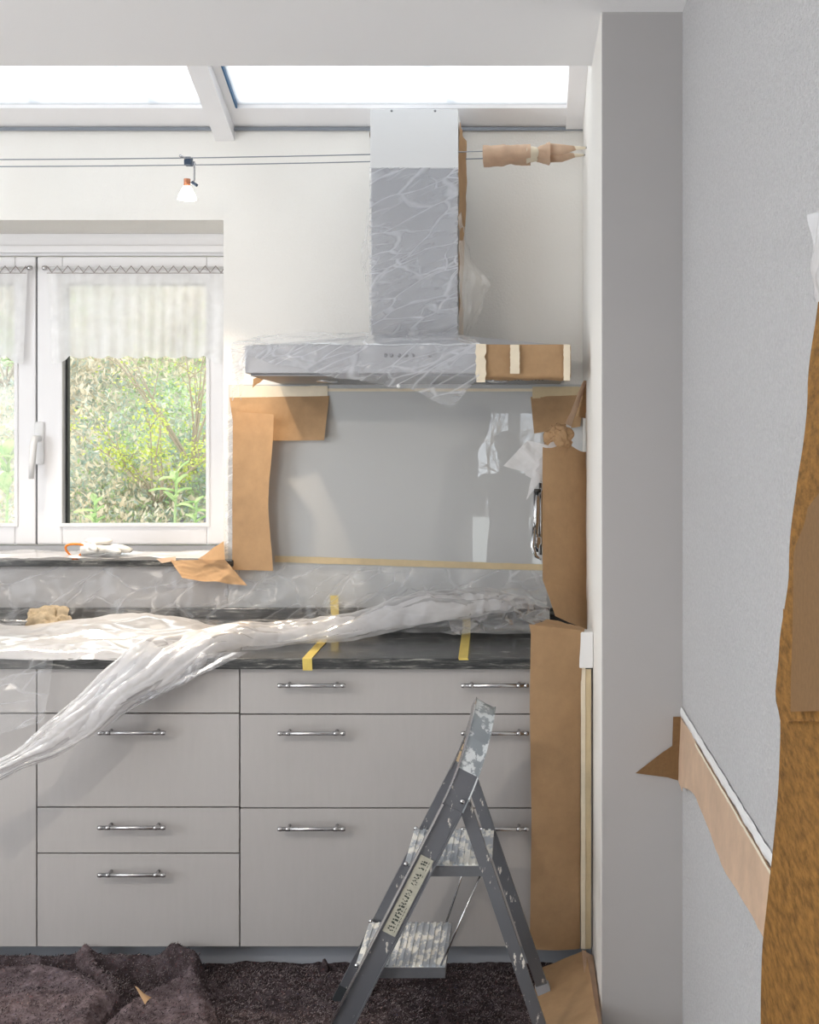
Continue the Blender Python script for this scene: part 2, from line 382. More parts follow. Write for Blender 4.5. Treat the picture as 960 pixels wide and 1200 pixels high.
# ------------------------------------------------------------------ the room
YW, XN, YP, XR, XL, ZC = 4.32, .2087, 3.30, .422, -3.9, 2.697
WX0, WX1, WZ0, WZ1 = -2.50, -1.0286, 1.15, 2.335
bm = B()
box(bm, XL-.2, WX0, YW, YW+.32, 0, 2.645); box(bm, WX1, XR+.2, YW, YW+.32, 0, 2.645)
box(bm, WX0, WX1, YW, YW+.32, 0, WZ0); box(bm, WX0, WX1, YW, YW+.32, WZ1, 2.645)
struct('wall_back', bm, 'plaster', label='pale plastered wall behind the range hood')
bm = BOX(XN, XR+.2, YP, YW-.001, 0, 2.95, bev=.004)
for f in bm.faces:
    if f.normal.x < -.7: f.material_index = 1  # lit side stays pale, the other faces carry the shade tone
struct('wall_pier', bm, ['pier_shade_tone', 'plaster'], label='plain painted wall pier in shade at the right')
struct('wall_right', BOX(XR, XR+.2, -3.0, YP-.001, 0, ZC), 'plaster_rough', label='rough plastered wall along the right edge')
bm = B(); box(bm, XL-.2, XL, -3.0, YW, 0, .45); box(bm, XL-.2, XL, -3, YW, 2.45, 2.95); box(bm, XL-.2, XL, -3, -.45, .45, 2.45); box(bm, XL-.2, XL, 2.25, YW, .45, 2.45)
struct('wall_left', bm, 'plaster')
bm = B()                                           # wall behind the camera with a wide window and a garden door
box(bm, XL, -.52, -3.2, -3, 0, ZC); box(bm, .36, XR+.2, -3.2, -3, 0, ZC)
box(bm, -.52, .36, -3.2, -3, 1.93, ZC); box(bm, -.52, .36, -3.2, -3, 0, .42)
struct('wall_front', bm, 'plaster')
d2 = empty('door_1', (-.08, -3.05, .42), kind='structure')
bm = B(); box(bm, -.52, .36, -3.08, -3.02, .42, .47); box(bm, -.52, .36, -3.08, -3.02, .91, 1.03); box(bm, -.52, .36, -3.08, -3.02, 1.87, 1.93)
for x, x2 in ((-.52, -.46), (-.13, -.015), (.30, .36)): box(bm, x, x2, -3.081, -3.019, .42, 1.93)
build('door_frame', bm, 'upvc', d2)
# bare tree beyond the garden door, seen in the reflection
bt = empty('bare_tree', (-.45, -3.5, 0), 'bare twiggy tree beyond the garden door, seen only reflected in the glass panel', 'tree')
bm = B(); rs = random.Random(3)
def twig(p, d, l, r_, dep):
    q = p+d*l; tube(bm, [p, p.lerp(q, .5)+Vector((rs.gauss(0, .01), 0, rs.gauss(0, .01))), q], [r_, r_*.85, r_*.7], 5)
    if dep:
        for _ in range(3): twig(p.lerp(q, rs.uniform(.5, 1)), (d+Vector((rs.gauss(0, .55), rs.gauss(0, .03), rs.gauss(.05, .35)))).normalized(), l*.68, r_*.6, dep-1)
for dx in (-.15, .12, .35): twig(Vector((-.40+dx, -3.5, .5)), Vector((-.1+dx*.5, 0, 1)).normalized(), .65, .016, 5)
build('branch', bm, 'bark', bt)
struct('floor', BOX(XL-.2, XR+.2, -3.2, YW+.32, -.1, 0), 'floorboards')
struct('ceiling', BOX(XL-.2, XR+.2, -3.2, 3.77, ZC, 2.99, bev=.003), 'ceiling', label='white ceiling slab ending in front of the glazed roof')
# glazed roof over the worktop: slope rises towards the room
SL = .383
def rz(y): return 2.652+SL*(YW-y)
sk = empty('window_2', (-1.0, YW, 2.652), kind='structure'); sk['label'] = 'sloping glazed roof above the range hood'
def slab(bm, x0, x1, y0, y1, lo, hi):
    vs = [bm.verts.new((x, y, rz(y)+dz)) for x in (x0, x1) for y in (y0, y1) for dz in (lo, hi)]
    fs = [bm.faces.new([vs[i] for i in f]) for f in [(0,1,3,2), (4,6,7,5), (0,4,5,1), (2,3,7,6), (0,2,6,4), (1,5,7,3)]]
    bmesh.ops.recalc_face_normals(bm, faces=fs)
bm = B(); slab(bm, XL, XN, 4.215, 4.42, 0, .05); build('bottom_rail', bm, 'upvc', sk)
build('rail_seal', BOX(XL, XN, YW-.012, YW-.002, 2.641, 2.652), 'wire', sk)
bm = B(); slab(bm, XL, XN, 3.5, 3.56, 0, .05); build('top_rail', bm, 'upvc', sk)
for x0, x1, fl in ((-1.056, -.990, .028), (-2.35, -2.284, .028), (.150, XN, 0)):
    bm = B(); slab(bm, x0, x1, 3.5, 4.40, -.045 if fl else -.012, .05); build('glazing_bar', bm, 'upvc', sk)
    if fl:
        bm = B(); slab(bm, x1, x1+fl, 3.5, 4.22, -.002, .03); build('bar_flange', bm, 'upvc', sk)
        bm = B(); slab(bm, x1+fl, x1+fl+.006, 3.5, 4.21, -.004, .03); build('blue_seal', bm, 'blue_seal', sk)
for x0, x1 in ((XL, -2.35), (-2.28, -1.05), (-.956, .155)):
    bm = B(); slab(bm, x0, x1, 3.5, 4.40, .012, .018); build('pane', bm, 'frosted', sk)
# faint outer rods of the roof, seen through the milky panes
bm = B()
for x in (-1.75, -1.35, -.35): tube(bm, [(x, 4.40, rz(4.4)+.25), (x-.35, 3.5, rz(3.5)+.25)], .012)
build('outer_blind_rail', bm, 'upvc', sk)

# ------------------------------------------------------------------ kitchen window
YF = 4.60
win = empty('window_1', (-1.768, YF, 1.17), kind='structure'); win['label'] = 'white two-sash kitchen window with a stone sill'
bm = B()
box(bm, WX0, WX1, YF-.01, YF+.05, 2.252, WZ1, bev=.004); box(bm, WX0, WX1, YF-.01, YF+.05, WZ0, 1.195, bev=.004)
box(bm, WX0, WX0+.03, YF-.01, YF+.05, WZ0, WZ1); box(bm, WX1-.028, WX1, YF-.01, YF+.05, WZ0, WZ1)
build('window_frame', bm, 'upvc', win)
build('roller_box', BOX(WX0, WX1, YF-.028, YF-.011, 2.262, 2.290, bev=.006), 'upvc', win)
def sash(x0, x1, gx0, gx1):
    bm = B(); z0, z1, g0, g1 = 1.199, 2.246, 1.2746, 2.151; ya, yb = YF-.035, YF+.03
    box(bm, x0, gx0, ya, yb, z0, z1, bev=.006); box(bm, gx1, x1, ya, yb, z0, z1, bev=.006)
    box(bm, gx0, gx1, ya, yb, z0, g0, bev=.006); box(bm, gx0, gx1, ya, yb, g1, z1, bev=.006)
    s = build('sash', bm, 'upvc', win)
    bm = B(); t = .012
    box(bm, gx0-t, gx0+.002, ya-.006, ya+.01, g0-t, g1+t, bev=.003); box(bm, gx1-.002, gx1+t, ya-.006, ya+.01, g0-t, g1+t, bev=.003)
    box(bm, gx0, gx1, ya-.006, ya+.01, g0-t, g0+.002, bev=.003); box(bm, gx0, gx1, ya-.006, ya+.01, g1-.002, g1+t, bev=.003)
    build('glazing_bead', bm, 'upvc', s)
    bm = B(); box(bm, gx0, gx0+.009, YF-.004, YF+.02, g0, g1); box(bm, gx1-.004, gx1, YF, YF+.02, g0, g1); box(bm, gx0, gx1, YF, YF+.02, g1-.005, g1)
    build('pane_seal', bm, 'seal', s)
    build('pane', BOX(gx0, gx1, YF+.004, YF+.010, g0, g1), 'glass', s)
    return s
s1 = sash(-1.766, -1.058, -1.674, -1.148)
s2 = sash(-2.478, -1.7705, -2.385, -1.846)
build('sash_gap', BOX(-1.7700, -1.7665, YF-.030, YF, 1.199, 2.246), 'seal', win)
bm = B(); box(bm, -1.772, -1.738, YF-.047, YF-.036, 1.49, 1.645, bev=.005)
tube(bm, [(-1.755, YF-.045, 1.585), (-1.755, YF-.085, 1.583), (-1.756, YF-.095, 1.56), (-1.760, YF-.095, 1.50), (-1.765, YF-.090, 1.44)], [.012, .012, .013, .012, .009], 10)
h = build('window_handle', bm, 'white_plastic', win, True)
build('window_sill', BOX(WX0-.03, -.985, YW-.045, YF-.012, 1.146, 1.168, bev=.003), 'granite', win)
# short lace curtains on slim rods, one for each sash
def curtain(x0, x1, label):
    yC = YF-.062; zt = at(0, 314, yC).z
    t = empty('cafe_curtain', ((x0+x1)/2, yC, zt), label, 'curtain', 'short lace curtains on the kitchen window')
    bm = TUBE([(x0-.012, yC, zt), (x1+.012, yC, zt)], .005, 8); build('curtain_rod', bm, 'white_plastic', t, True)
    for xe in (x0-.01, x1+.01):
        bm = B(); lathe(bm, (xe, yC, zt), [(.0, -.012), (.008, -.008), (.010, 0), (.008, .008), (0, .012)], 10, (1, 0, 0)); build('rod_end', bm, 'steel', t, True)
    zb = at(0, 417, yC).z; n = 14
    def fn(u, v):
        x = x0+(x1-x0)*u
        edge = max(0, 1-min(u, 1-u)/.10)
        sc = .010*abs(math.sin(u*math.pi*9))+.03*edge*(1 if v > .5 else 0)
        z = zt-.012+(zb-sc-zt+.012)*v
        y = yC+(.002+.002*v)*math.sin(u*math.pi*2*n+math.sin(u*9)*1.5)
        return (x-(u-.5)*.03*v, y, z)
    build('curtain_cloth', grid(fn, 150, 24), 'curtain', t, True)
    bm = B(); k = int((x1-x0)/.019)
    z0, z1 = zt-.018, zt+.006
    for ph in (0,):
        pts = [(x0+(x1-x0)*i/k, yC-.009, (z0 if (i+ph) % 2 else z1)) for i in range(k+1)]
        tube(bm, pts, .0021, 4)
    tube(bm, [(x0, yC-.008, z0-.002), (x1, yC-.008, z0-.002)], .0012, 4)
    build('lace_header', bm, 'lace_thread', t)
curtain(at(56, 0, 4.54).x, at(266, 0, 4.54).x, 'white sheer lace curtain across the top of the right window sash')
curtain(-2.40, at(32, 0, 4.54).x, 'white sheer lace curtain cut by the left edge of the photo')

# ------------------------------------------------------------------ garden slope outside
def hz(x, y):
    return .35+(y-5.4)*.86+.12*noise.noise(Vector((x*.9, y*.9, 0)))+.04*noise.noise(Vector((x*4, y*4, 3)))
struct('ground_hillside', grid(lambda u, v: (-9+14*u, 5.4+7*v, hz(-9+14*u, 5.4+7*v)), 90, 60), 'hill', label='overgrown garden slope outside the window')
def clump(name, mat, n, region, size, label, cat, tall=1.0, parent=None, fn=None, dens=None):
    vs, fs = [], []
    x0, x1, y0, y1 = region; k = 0
    while k < n:
        x, y = random.uniform(x0, x1), random.uniform(y0, y1)
        if dens and random.random() > dens(x, y): continue
        k += 1
        z = hz(x, y); s = size*random.uniform(.5, 1.4)
        d = Vector((random.gauss(0, 1), random.gauss(0, 1)-.3, abs(random.gauss(0, tall))+.15)).normalized()*s*1.7
        sd = Vector((random.gauss(0, 1), random.gauss(0, 1), random.gauss(0, .5))).normalized()*s*.38
        b = Vector((x, y, z+random.uniform(0, .10)*tall)); i = len(vs)
        vs += [b, b+d*.5+sd, b+d, b+d*.5-sd]; fs.append((i, i+1, i+2, i+3))
    me = bpy.data.meshes.new(name); o = bpy.data.objects.new(name, me); C.objects.link(o)
    me.from_pydata([tuple(v) for v in vs], [], fs); me.materials.append(M[mat])
    if parent: o.parent = parent
    else: tag(o, label, cat, kind='stuff')
    return o
nz = lambda s, a, b: (lambda x, y: max(0, min(1, (noise.noise(Vector((x*s+a, y*s, b)))+.35)*1.4)))
RG = (-4.6, -.9, 5.5, 9.2)
clump('dry_grass', 'grass_dry', 52000, RG, .024, 'dry tan grass and stems covering the slope outside', 'grass', 1.2, dens=nz(1.1, 0, 0))
clump('ground_cover', 'grass_green', 42000, RG, .018, 'fresh green ground cover on the slope outside', 'plant', .7, dens=nz(1.3, 40, 2))
clump('heather_cover', 'cover_grey', 38000, RG, .020, 'grey green low cover on the slope outside', 'plant', .8, dens=nz(1.0, 80, 4))
def shrub(name, px, py, Y, h, nst, leafmat, nl, lsz, label, spread=.6, group=None):
    b = at(px, py, Y); b.z = hz(b.x, Y)
    t = empty(name, b, label, 'shrub', group)
    bm = B(); tips = []
    for i in range(nst):
        a = random.uniform(-1, 1)*spread; c = random.uniform(-.4, .3)*spread; hh = h*random.uniform(.6, 1)
        pts = [b+Vector((a*k*hh*(1+.3*k)+random.gauss(0, .015), c*k*hh, k*hh)) for k in (0, .25, .5, .75, 1)]
        tube(bm, pts, [.007, .006, .0045, .003, .0015], 5); tips += [(pts[j], pts[j+1]) for j in range(1, 4)]
        for q in range(3):
            s0 = pts[random.choice((2, 3))]; e = s0+Vector((random.gauss(0, .12), random.gauss(0, .08), random.uniform(.05, .2)))*h
            tube(bm, [s0, s0.lerp(e, .5)+Vector((0, 0, .02)), e], [.003, .0025, .0015], 4); tips.append((s0, e))
    build('branch', bm, 'bark', t)
    bm = B()
    for i in range(nl):
        p, q = random.choice(tips); c = p.lerp(q, random.random())+Vector((random.gauss(0, .05), random.gauss(0, .05), random.gauss(0, .04)))*h
        d = Vector((random.gauss(0, 1), random.gauss(0, 1), random.gauss(0, .6))).normalized()*lsz; s = d.cross(Vector((random.gauss(0, 1), random.gauss(0, 1), 1))).normalized()*lsz*.35
        bm.faces.new([bm.verts.new(v) for v in (c, c+d*.5+s, c+d, c+d*.5-s)])
    o = build('leaf', bm, leafmat, t); o['kind'] = 'stuff'
shrub('garden_shrub', 225, 545, 6.6, 1.15, 9, 'leaf_yellow', 500, .020, 'yellow-green arching shrub growing right of centre outside the window')
shrub('garden_shrub', 185, 560, 6.4, .55, 9, 'leaf_yellow', 1300, .020, 'low yellow-leaved bush left of the arching shrub outside', .9)
shrub('garden_shrub', 215, 590, 6.0, .34, 12, 'leaf_dark', 300, .03, 'low dark bare-stemmed bush at the lower right of the pane', .8)
shrub('garden_shrub', 205, 470, 7.4, .55, 8, 'grass_dry', 420, .04, 'tan twiggy bush high on the slope below the curtain', .8)
shrub('garden_shrub', 5, 450, 7.2, .6, 12, 'leaf_bright', 600, .035, 'green bush high on the slope behind the left sash', .7)
def leafy(px, py, Y, n, sz, label):
    Y = max(Y, 5.5); b = at(px, py, Y); g = Vector((b.x, Y, min(b.z, hz(b.x, Y)-.02))); t = empty('garden_plant', g, label, 'plant')
    build('stem', TUBE([g, b, b+Vector((.01, 0, sz*1.6))], .006, 6), 'grass_green', t)
    for i in range(n):
        a = i*2.4; el = .2+.9*random.random(); c = b+Vector((0, 0, sz*.3+sz*1.3*i/n))
        d = Vector((math.cos(a)*math.cos(el), math.sin(a)*math.cos(el)*.6, math.sin(el)))*sz; s = d.cross(Vector((0, 0, 1))).normalized()*sz*.17
        bm = B(); r = [[bm.verts.new(c+d*k-Vector((0, 0, sz*.35*k*k))+s*q*math.sin(math.pi*min(.97, k+.06))+Vector((0, 0, abs(q)*.01))) for q in (-1, 0, 1)] for k in (0, .25, .5, .75, 1)]
        for j in range(4):
            for q in range(2): bm.faces.new((r[j][q], r[j][q+1], r[j+1][q+1], r[j+1][q]))
        build('leaf', bm, 'leaf_bright', t, True)
leafy(8, 600, 5.1, 11, .16, 'broad-leaved green plant outside the lower left sash')
leafy(-15, 585, 5.15, 9, .16, 'broad-leaved plant half hidden at the left photo edge')
leafy(110, 625, 5.05, 7, .09, 'small leafy plant at the foot of the right pane, left corner')
leafy(228, 622, 5.05, 6, .08, 'small leafy plant at the foot of the right pane, right corner')
leafy(205, 605, 5.9, 9, .13, 'green leafy plant beside the dark bush outside')

# ------------------------------------------------------------------ base cabinets
YCF = 3.70; ZT, ZB = at(0, 783, 3.70).z, at(0, 1110, 3.70).z
def xf(px): return at(px, 0, YCF).x
def zf(py): return at(0, py, YCF).z
def handle(x0, x1, z, parent):
    bm = B(); yb = YCF-.034
    tube(bm, [(x0, yb, z), (x1, yb, z)], .0062, 12)
    for x in (x0, x1): lathe(bm, (x, yb, z), [(0, -.008), (.006, -.007), (.0072, 0), (.006, .007), (0, .008)], 12, (1, 0, 0))
    for x in (x0+.022, x1-.022):
        tube(bm, [(x, yb, z), (x, YCF-.001, z+.001)], .005, 10); tube(bm, [(x-.006, yb, z), (x+.006, yb, z)], .0070, 12)
    build('handle', bm, 'steel', parent, True)
def front(c, px0, px1, py0, py1, hs=(), hy=None, name='drawer'):
    g = .0018
    d = build(name, BOX(xf(px0)+g, xf(px1)-g, YCF, YCF+.019, zf(py1)+g, zf(py0)-g, bev=.0012), 'front', c)
    for a, b in hs: handle(xf(a), xf(b), zf(hy), d)
    return d
def cabinet(px0, px1, label):
    c = empty('base_cabinet', ((xf(px0)+xf(px1))/2, YCF+.3, 0), label, 'cabinet', 'grey-white base cabinets')
    build('cabinet_body', BOX(xf(px0)+.001, xf(px1)-.001, YCF+.021, YW-.03, ZB, ZT), 'carcass', c)
    return c
c = cabinet(43, 281, 'base cabinet with four drawers, under the milky film tail')
for a, b, hy in ((783, 836, 801), (836, 946, 856), (946, 1000, 966), (1000, 1110, 1021)): front(c, 43, 281, a, b, ((122, 195),), hy)
c = cabinet(281, 668, 'wide base cabinet with three drawers behind the stepladder')
for a, b, hy in ((783, 837, 801), (837, 947, 856.5), (947, 1110, 967.5)): front(c, 281, 668, a, b, ((331, 404), (544, 617)), hy)
c = cabinet(-195, 43, 'base cabinet cut by the left edge of the photo')
front(c, -195, 43, 783, 836, ((-113, -40),), 801); front(c, -195, 43, 836, 1110, ((-20, -19),) if False else (), 856, 'door')
c = cabinet(-433, -195, 'base cabinet beyond the left edge of the photo')
front(c, -433, -195, 783, 1110, (), 0, 'door')
tag(build('filler_panel', BOX(xf(668)+.002, XN-.001, YCF+.002, YCF+.02, ZB, ZT), 'front'), 'narrow filler panel between drawers and right wall', 'panel')
tag(build('plinth', BOX(XL+.01, XN-.001, 3.752, 3.768, 0, ZB-.001), 'kick'), 'grey-blue plinth under the base cabinets', 'plinth')
ZW = .933
tag(build('worktop', BOX(XL+.01, XN-.001, 3.675, YW-.001, ZT+.001, ZW, bev=.003), 'granite'), 'dark streaked stone worktop along the base cabinets', 'worktop')
tag(build('upstand', BOX(XL+.01, XN-.001, YW-.021, YW-.001, ZW+.0005, 1.001, bev=.002), 'granite'), 'low stone upstand behind the worktop', 'upstand')
# panel of painted glass behind the hob and low panel under the sill
tag(build('glass_backsplash', BOX(at(268, 0, YW).x, XN-.001, YW-.0085, YW-.001, 1.002, 1.768), 'backsplash'), 'shiny grey glass panel between hood and worktop', 'backsplash')
tag(build('wall_panel', BOX(XL+.01, at(268, 0, YW).x-.002, YW-.006, YW-.001, 1.002, 1.144), 'front'), 'low pale panel on the wall beneath the window sill', 'panel')

# ------------------------------------------------------------------ range hood
YH = 3.80; hx0, hx1 = at(287, 0, YH).x, at(668, 0, YH).x; hz0, hz1 = 1.770, 1.860
cx0, cx1, YCh = -.486, -.209, 4.04
hd = empty('range_hood', ((hx0+hx1)/2, YW-.01, hz0), 'pale metal chimney range hood partly wrapped in film and paper', 'range hood')
bm = B(); box(bm, hx0, hx1, YH, YW-.002, hz0+.006, hz1, bev=.003)
v = [bm.verts.new(p) for p in ((hx0+.01, YH+.005, hz1), (hx1-.01, YH+.005, hz1), (hx1-.01, YW-.003, hz1), (hx0+.01, YW-.003, hz1), (cx0-.01, YCh-.01, 1.912), (cx1+.01, YCh-.01, 1.912), (cx1+.01, YW-.003, 1.912), (cx0-.01, YW-.003, 1.912))]
for f in ((0,1,5,4), (1,2,6,5), (2,3,7,6), (3,0,4,7), (4,5,6,7)): bm.faces.new([v[i] for i in f])
build('canopy', bm, 'hood_steel', hd)
bm = B(); box(bm, hx0+.015, hx1-.015, YH+.015, YW-.02, hz0-.001, hz0+.006)
un = build('filter_plate', bm, 'hood_under', hd)
bm = B()
for k in range(16):
    x = at(573+k*4.2, 0, YH+.03).x; box(bm, x, x+.006, YH+.06, YH+.24, hz0-.003, hz0-.0008)
build('filter_slots', bm, 'hood_dark', un)
for px in (582, 372):
    x = at(px, 0, 3.9).x
    bm = B(); lathe(bm, (x, YH+.30, hz0-.006), [(.030, 0), (.036, .003), (.037, .006)], 24); l = build('hood_lamp', bm, 'steel', un, True)
build('chimney_lower', BOX(cx0, cx1, YCh, YW-.002, 1.913, 2.46, bev=.002), 'hood_steel', hd)
up = build('chimney_upper', BOX(cx0-.003, cx1+.003, YCh-.004, YW-.002, 2.45, 2.640, bev=.002), 'hood', hd)
for px in (459, 510):
    bm = B(); lathe(bm, at(px, 130, YCh-.004), [(.004, 0), (.003, .002), (0, .003)], 10, (0, -1, 0)); build('screw', bm, 'hood_under', up)
for k, px in enumerate((452, 459, 468, 476, 484, 504)):
    bm = B(); lathe(bm, at(px, 416.5, YH), [(.0062, 0), (.0062, .002), (.005, .004), (0, .0045)], 14, (0, -1, 0)); build('button', bm, 'hood_under', hd, True)
# paper and tape on the hood
YQ = YH-.003
pp = empty('hood_masking_paper', at(618, 440, YQ), 'brown paper wrapped around the right end of the range hood', 'paper')
def wrap(u, v):
    x = at(568, 0, YQ).x+(hx1+.002-at(568, 0, YQ).x)*u
    if v < .75: return (x, YQ-.002-.004*math.sin(u*9)*math.sin(v*4), hz1+.003-(hz1-hz0+.008)*v/.75)
    k = (v-.75)/.25; return (x, YQ+k*(.03+.05*u), hz0-.006-.006*k)
build('paper', grid(wrap, 60, 24, .004, 14, 3), 'kraft', pp, True)
build('paper_end', poly_sheet([at(560, 457, 4.1)+Vector((0, 0, -.001)), at(560, 457, 4.1)+Vector((.14, 0, .006)), (hx1, YH+.22, hz0-.006), (hx1-.09, YH+.22, hz0-.012)], .001, (0, 0, -1)) if False else BOX(hx1+.001, hx1+.003, YH, YH+.2, hz0-.003, hz1), 'kraft', pp)
strip('tape', at(563, 403, YQ-.012), at(563, 448, YQ-.012), (1, 0, 0), .015, (0, -1, 0), 'tape_cream', None, parent=pp, jag=.004, n=9)
strip('tape', at(603.5, 404, YQ-.012), at(603.5, 438, YQ-.012), (1, 0, 0), .014, (0, -1, 0), 'tape_cream', None, parent=pp, jag=.001)
strip('tape', at(664.5, 404, YQ-.012), at(664.5, 446, YQ-.012), (1, 0, 0), .010, (0, -1, 0), 'tape_cream', None, parent=pp, jag=.001)
# brown paper down the right side of the chimney, its end sticking out behind on the left
def side(u, v):
    p = at(538, 143, 4.06).lerp(at(538, 392, 4.06), v); w = (.013+.006*math.sin(v*5+.6))*(1 if v > .04 else .3)
    return (cx1+.004+w*math.sin(u*1.5), 4.055+.12*u, p.z)
tag(build('chimney_masking_paper', grid(side, 10, 60, .006, 10, 5), 'kraft', None, True), 'brown paper strip stuffed down the right side of the hood chimney', 'paper')
tag(build('chimney_masking_paper', grid(lambda u, v: (cx0-.006-.007*math.sin(v*3.1), 4.10+.10*u, 2.60-.05*v), 4, 10), 'kraft_dark'), 'tiny brown paper tip showing left of the hood chimney', 'paper')

# film over chimney and hood
fc = empty('hood_film', at(486, 405, 4.0), 'creased clear plastic film draped over the range hood and chimney', 'plastic film')
def chim(u, v):
    x = cx0-.004+(cx1-cx0+.008)*u; z = at(0, 197, YCh).z+(1.905-at(0, 197, YCh).z)*v
    y = YCh-.010-.012*v*math.sin(v*math.pi)
    return (x, y, z)
build('front_film', grid(chim, 70, 110, .011, 9, 2, (1, 1, 2.2), mod=lambda u, v: .35+.8*v), 'film_hood', fc, True)
def wing(side_):
    def fn(u, v):
        z = 2.40+(1.90-2.40)*v
        fl = interp(v, [(0, .008), (.2, .030), (.46, .052), (.7, .022), (1, .010)]) if side_ < 0 else interp(v, [(0, .006), (.3, .010), (.42, .028), (.60, .078), (.74, .060), (1, .015)])
        x = (cx0-.004-fl*u) if side_ < 0 else (cx1+.004+fl*u*1.25)
        return (x, YCh-.008+.16*u, z)
    return fn
build('side_film', grid(wing(-1), 20, 60, .008, 8, 6), 'film_thin', fc, True)
build('side_film', grid(wing(1), 20, 60, .012, 9, 9), 'film_clear', fc, True)
def over(u, v):       # over the canopy: from the chimney foot forward, over the edge and hanging below it
    px = 272+(562-272)*u
    low = interp(u, [(0, 470.), (.07, 418.), (.2, 428.), (.45, 444.), (.7, 455.), (.88, 476.), (1, 446.)])
    if v < .35:
        k = v/.35; p0 = at(px*.7+486*.3, 398, YCh-.02); p0.z = 1.918; p1 = at(px, 403.5, YH-.004)
        return p0.lerp(p1, k)+Vector((0, 0, .006*math.sin(k*3)))
    k = (v-.35)/.65; py = 403.5+(low-403.5)*k
    return at(px, py, YH-.006-.012*k)
build('canopy_film', grid(over, 130, 70, .009, 8, 4, (1, 1, 1.2)), 'film_hood', fc, True)
bm = B(); lathe(bm, at(467, 455, YH-.03), [(0, 0), (.006, .004), (.004, .010), (0, .014)], 7); build('film_knot', bm, 'white_plastic', fc)
def lefttip(u, v):
    a = at(270+18*u, 408+6*u, YH+.02*u); b = at(282+8*u, 470-58*u, YH+.03)
    return a.lerp(b, v)
build('corner_film', grid(lefttip, 14, 20, .006, 14, 8), 'film_hood', fc, True)

# ------------------------------------------------------------------ paper and tape on the glass panel
YG = YW-.012
strip('masking_tape', at(270, 459, YG), at(384, 459, YG), (0, 0, 1), .020, (0, -1, 0), 'tape_cream', 'cream tape along the top left of the glass panel', jag=.0015)
strip('masking_tape', at(624, 460, YG), at(682, 460, YG), (0, 0, 1), .020, (0, -1, 0), 'tape_beige', 'beige tape along the top right of the glass panel', jag=.001)
strip('masking_tape', at(384, 457, YG+.002), at(624, 457, YG+.002), (0, 0, 1), .005, (0, -1, 0), 'tape_cream', 'thin cream tape edge under the middle of the hood', jag=.0005)
strip('masking_tape', at(322, 655, YG), at(636, 665, YG), (0, 0, 1), .011, (0, -1, 0), 'tape_beige', 'long pale yellow tape across the foot of the glass panel', jag=.0008, n=40)
def pa(u, v):
    p = bil(at(269, 466, YG-.002), at(386, 464, YG-.002), at(381, 516, YG-.018), at(276, 517, YG-.010))(u, v)
    return p+Vector((0, -.012*v*abs(math.sin(u*4))-.01*u*v, 0))
tag(build('kraft_paper', grid(pa, 40, 20, .003, 9, 11), 'kraft', None, True), 'brown paper strip taped crosswise at the upper left of the glass panel', 'paper')
def pb(u, v):
    p = bil(at(273, 482, YG-.03), at(324, 486, YG-.03), at(320, 668, YG-.03), at(272, 668, YG-.03))(u, v)
    p.x += -.010*math.sin(v*math.pi*1.1)*u+.004*math.sin(v*8)*u
    return p+Vector((0, -.045*u*u*(1-.3*v)+(.028 if u < .05 else .0)*0, 0))
tag(build('kraft_paper', grid(pb, 24, 60, .003, 6, 12), 'kraft', None, True), 'upright brown paper strip hanging left of the glass panel, lit by the lamp', 'paper')
tag(build('masking_film', grid(lambda u, v: bil(at(265, 484, YG-.004), at(281, 484, YG-.004), at(281, 690, YG-.004), at(263, 700, YG-.004))(u, v), 12, 80, .004, 20, 13), 'film_hood', None, True), 'narrow clear film edge left of the upright paper strip', 'plastic film')
def pc(u, v):
    p = bil(at(622, 465, YG-.002), at(686, 463, YG-.002), at(680, 500, YG-.02), at(626, 508, YG-.012))(u, v); return p
tag(build('kraft_paper', grid(pc, 24, 18, .007, 9, 15), 'kraft', None, True), 'brown paper piece taped at the upper right of the glass panel', 'paper')
# small corner of paper curling out under the hood's left end
tag(build('kraft_paper', grid(lambda u, v: bil(at(297, 444, 4.0), at(313, 441, 4.0), at(304, 449, 4.02), at(296, 455, 4.02))(u, v)+Vector((0, 0, .003*math.sin(u*3))), 8, 6), 'kraft'), 'small brown paper curl under the left end of the hood', 'paper')
# strip running diagonally from the niche wall down to the right hand paper
tag(build('kraft_paper', grid(lambda u, v: bil(at(684, 446, 4.05), at(688, 446, 4.1), at(668, 505, 4.12), at(655, 512, 4.02))(u, v), 8, 30, .006, 9, 17), 'kraft_pale', None, True), 'slanting pale paper strip hanging from the niche wall', 'paper')
tag(build('kraft_paper', grid(lambda u, v: bil(at(680, 460, 4.12), at(687.5, 448, 4.08), at(687, 490, 4.10), at(674, 488, 4.14))(u, v), 8, 24, .006, 12, 18), 'kraft', None, True), 'brown paper pocket behind the slanting strip on the niche wall', 'paper')
def ball(c, r, seed, squash=(1, 1, 1)):
    bm = B(); bmesh.ops.create_icosphere(bm, subdivisions=4, radius=1)
    for v in bm.verts:
        d = v.co.normalized(); k = 1+.42*crease(d*1.0, 1.6, seed)
        v.co = Vector((d.x*squash[0], d.y*squash[1], d.z*squash[2]))*r*k+Vector(c)
    return bm
tag(build('crumpled_paper', ball(at(655, 515, 4.0), .044, 3, (1, .8, 1.25)), 'kraft', None), 'crumpled brown paper wad on top of the tall right-hand paper', 'paper')
def bag(u, v):
    p = bil(at(618, 516, 3.98), at(642, 522, 3.98), at(640, 560, 3.97), at(590, 546, 3.95))(u, v)
    if v > .6 and u > .5: p.z -= .05*(v-.6)*(1-abs(u-.8)*2)
    return p
tag(build('film_scrap', grid(bag, 40, 40, .014, 9, 21), 'film_sheet', None, True), 'torn milky film flap sticking out left of the tall hanging paper', 'plastic film')
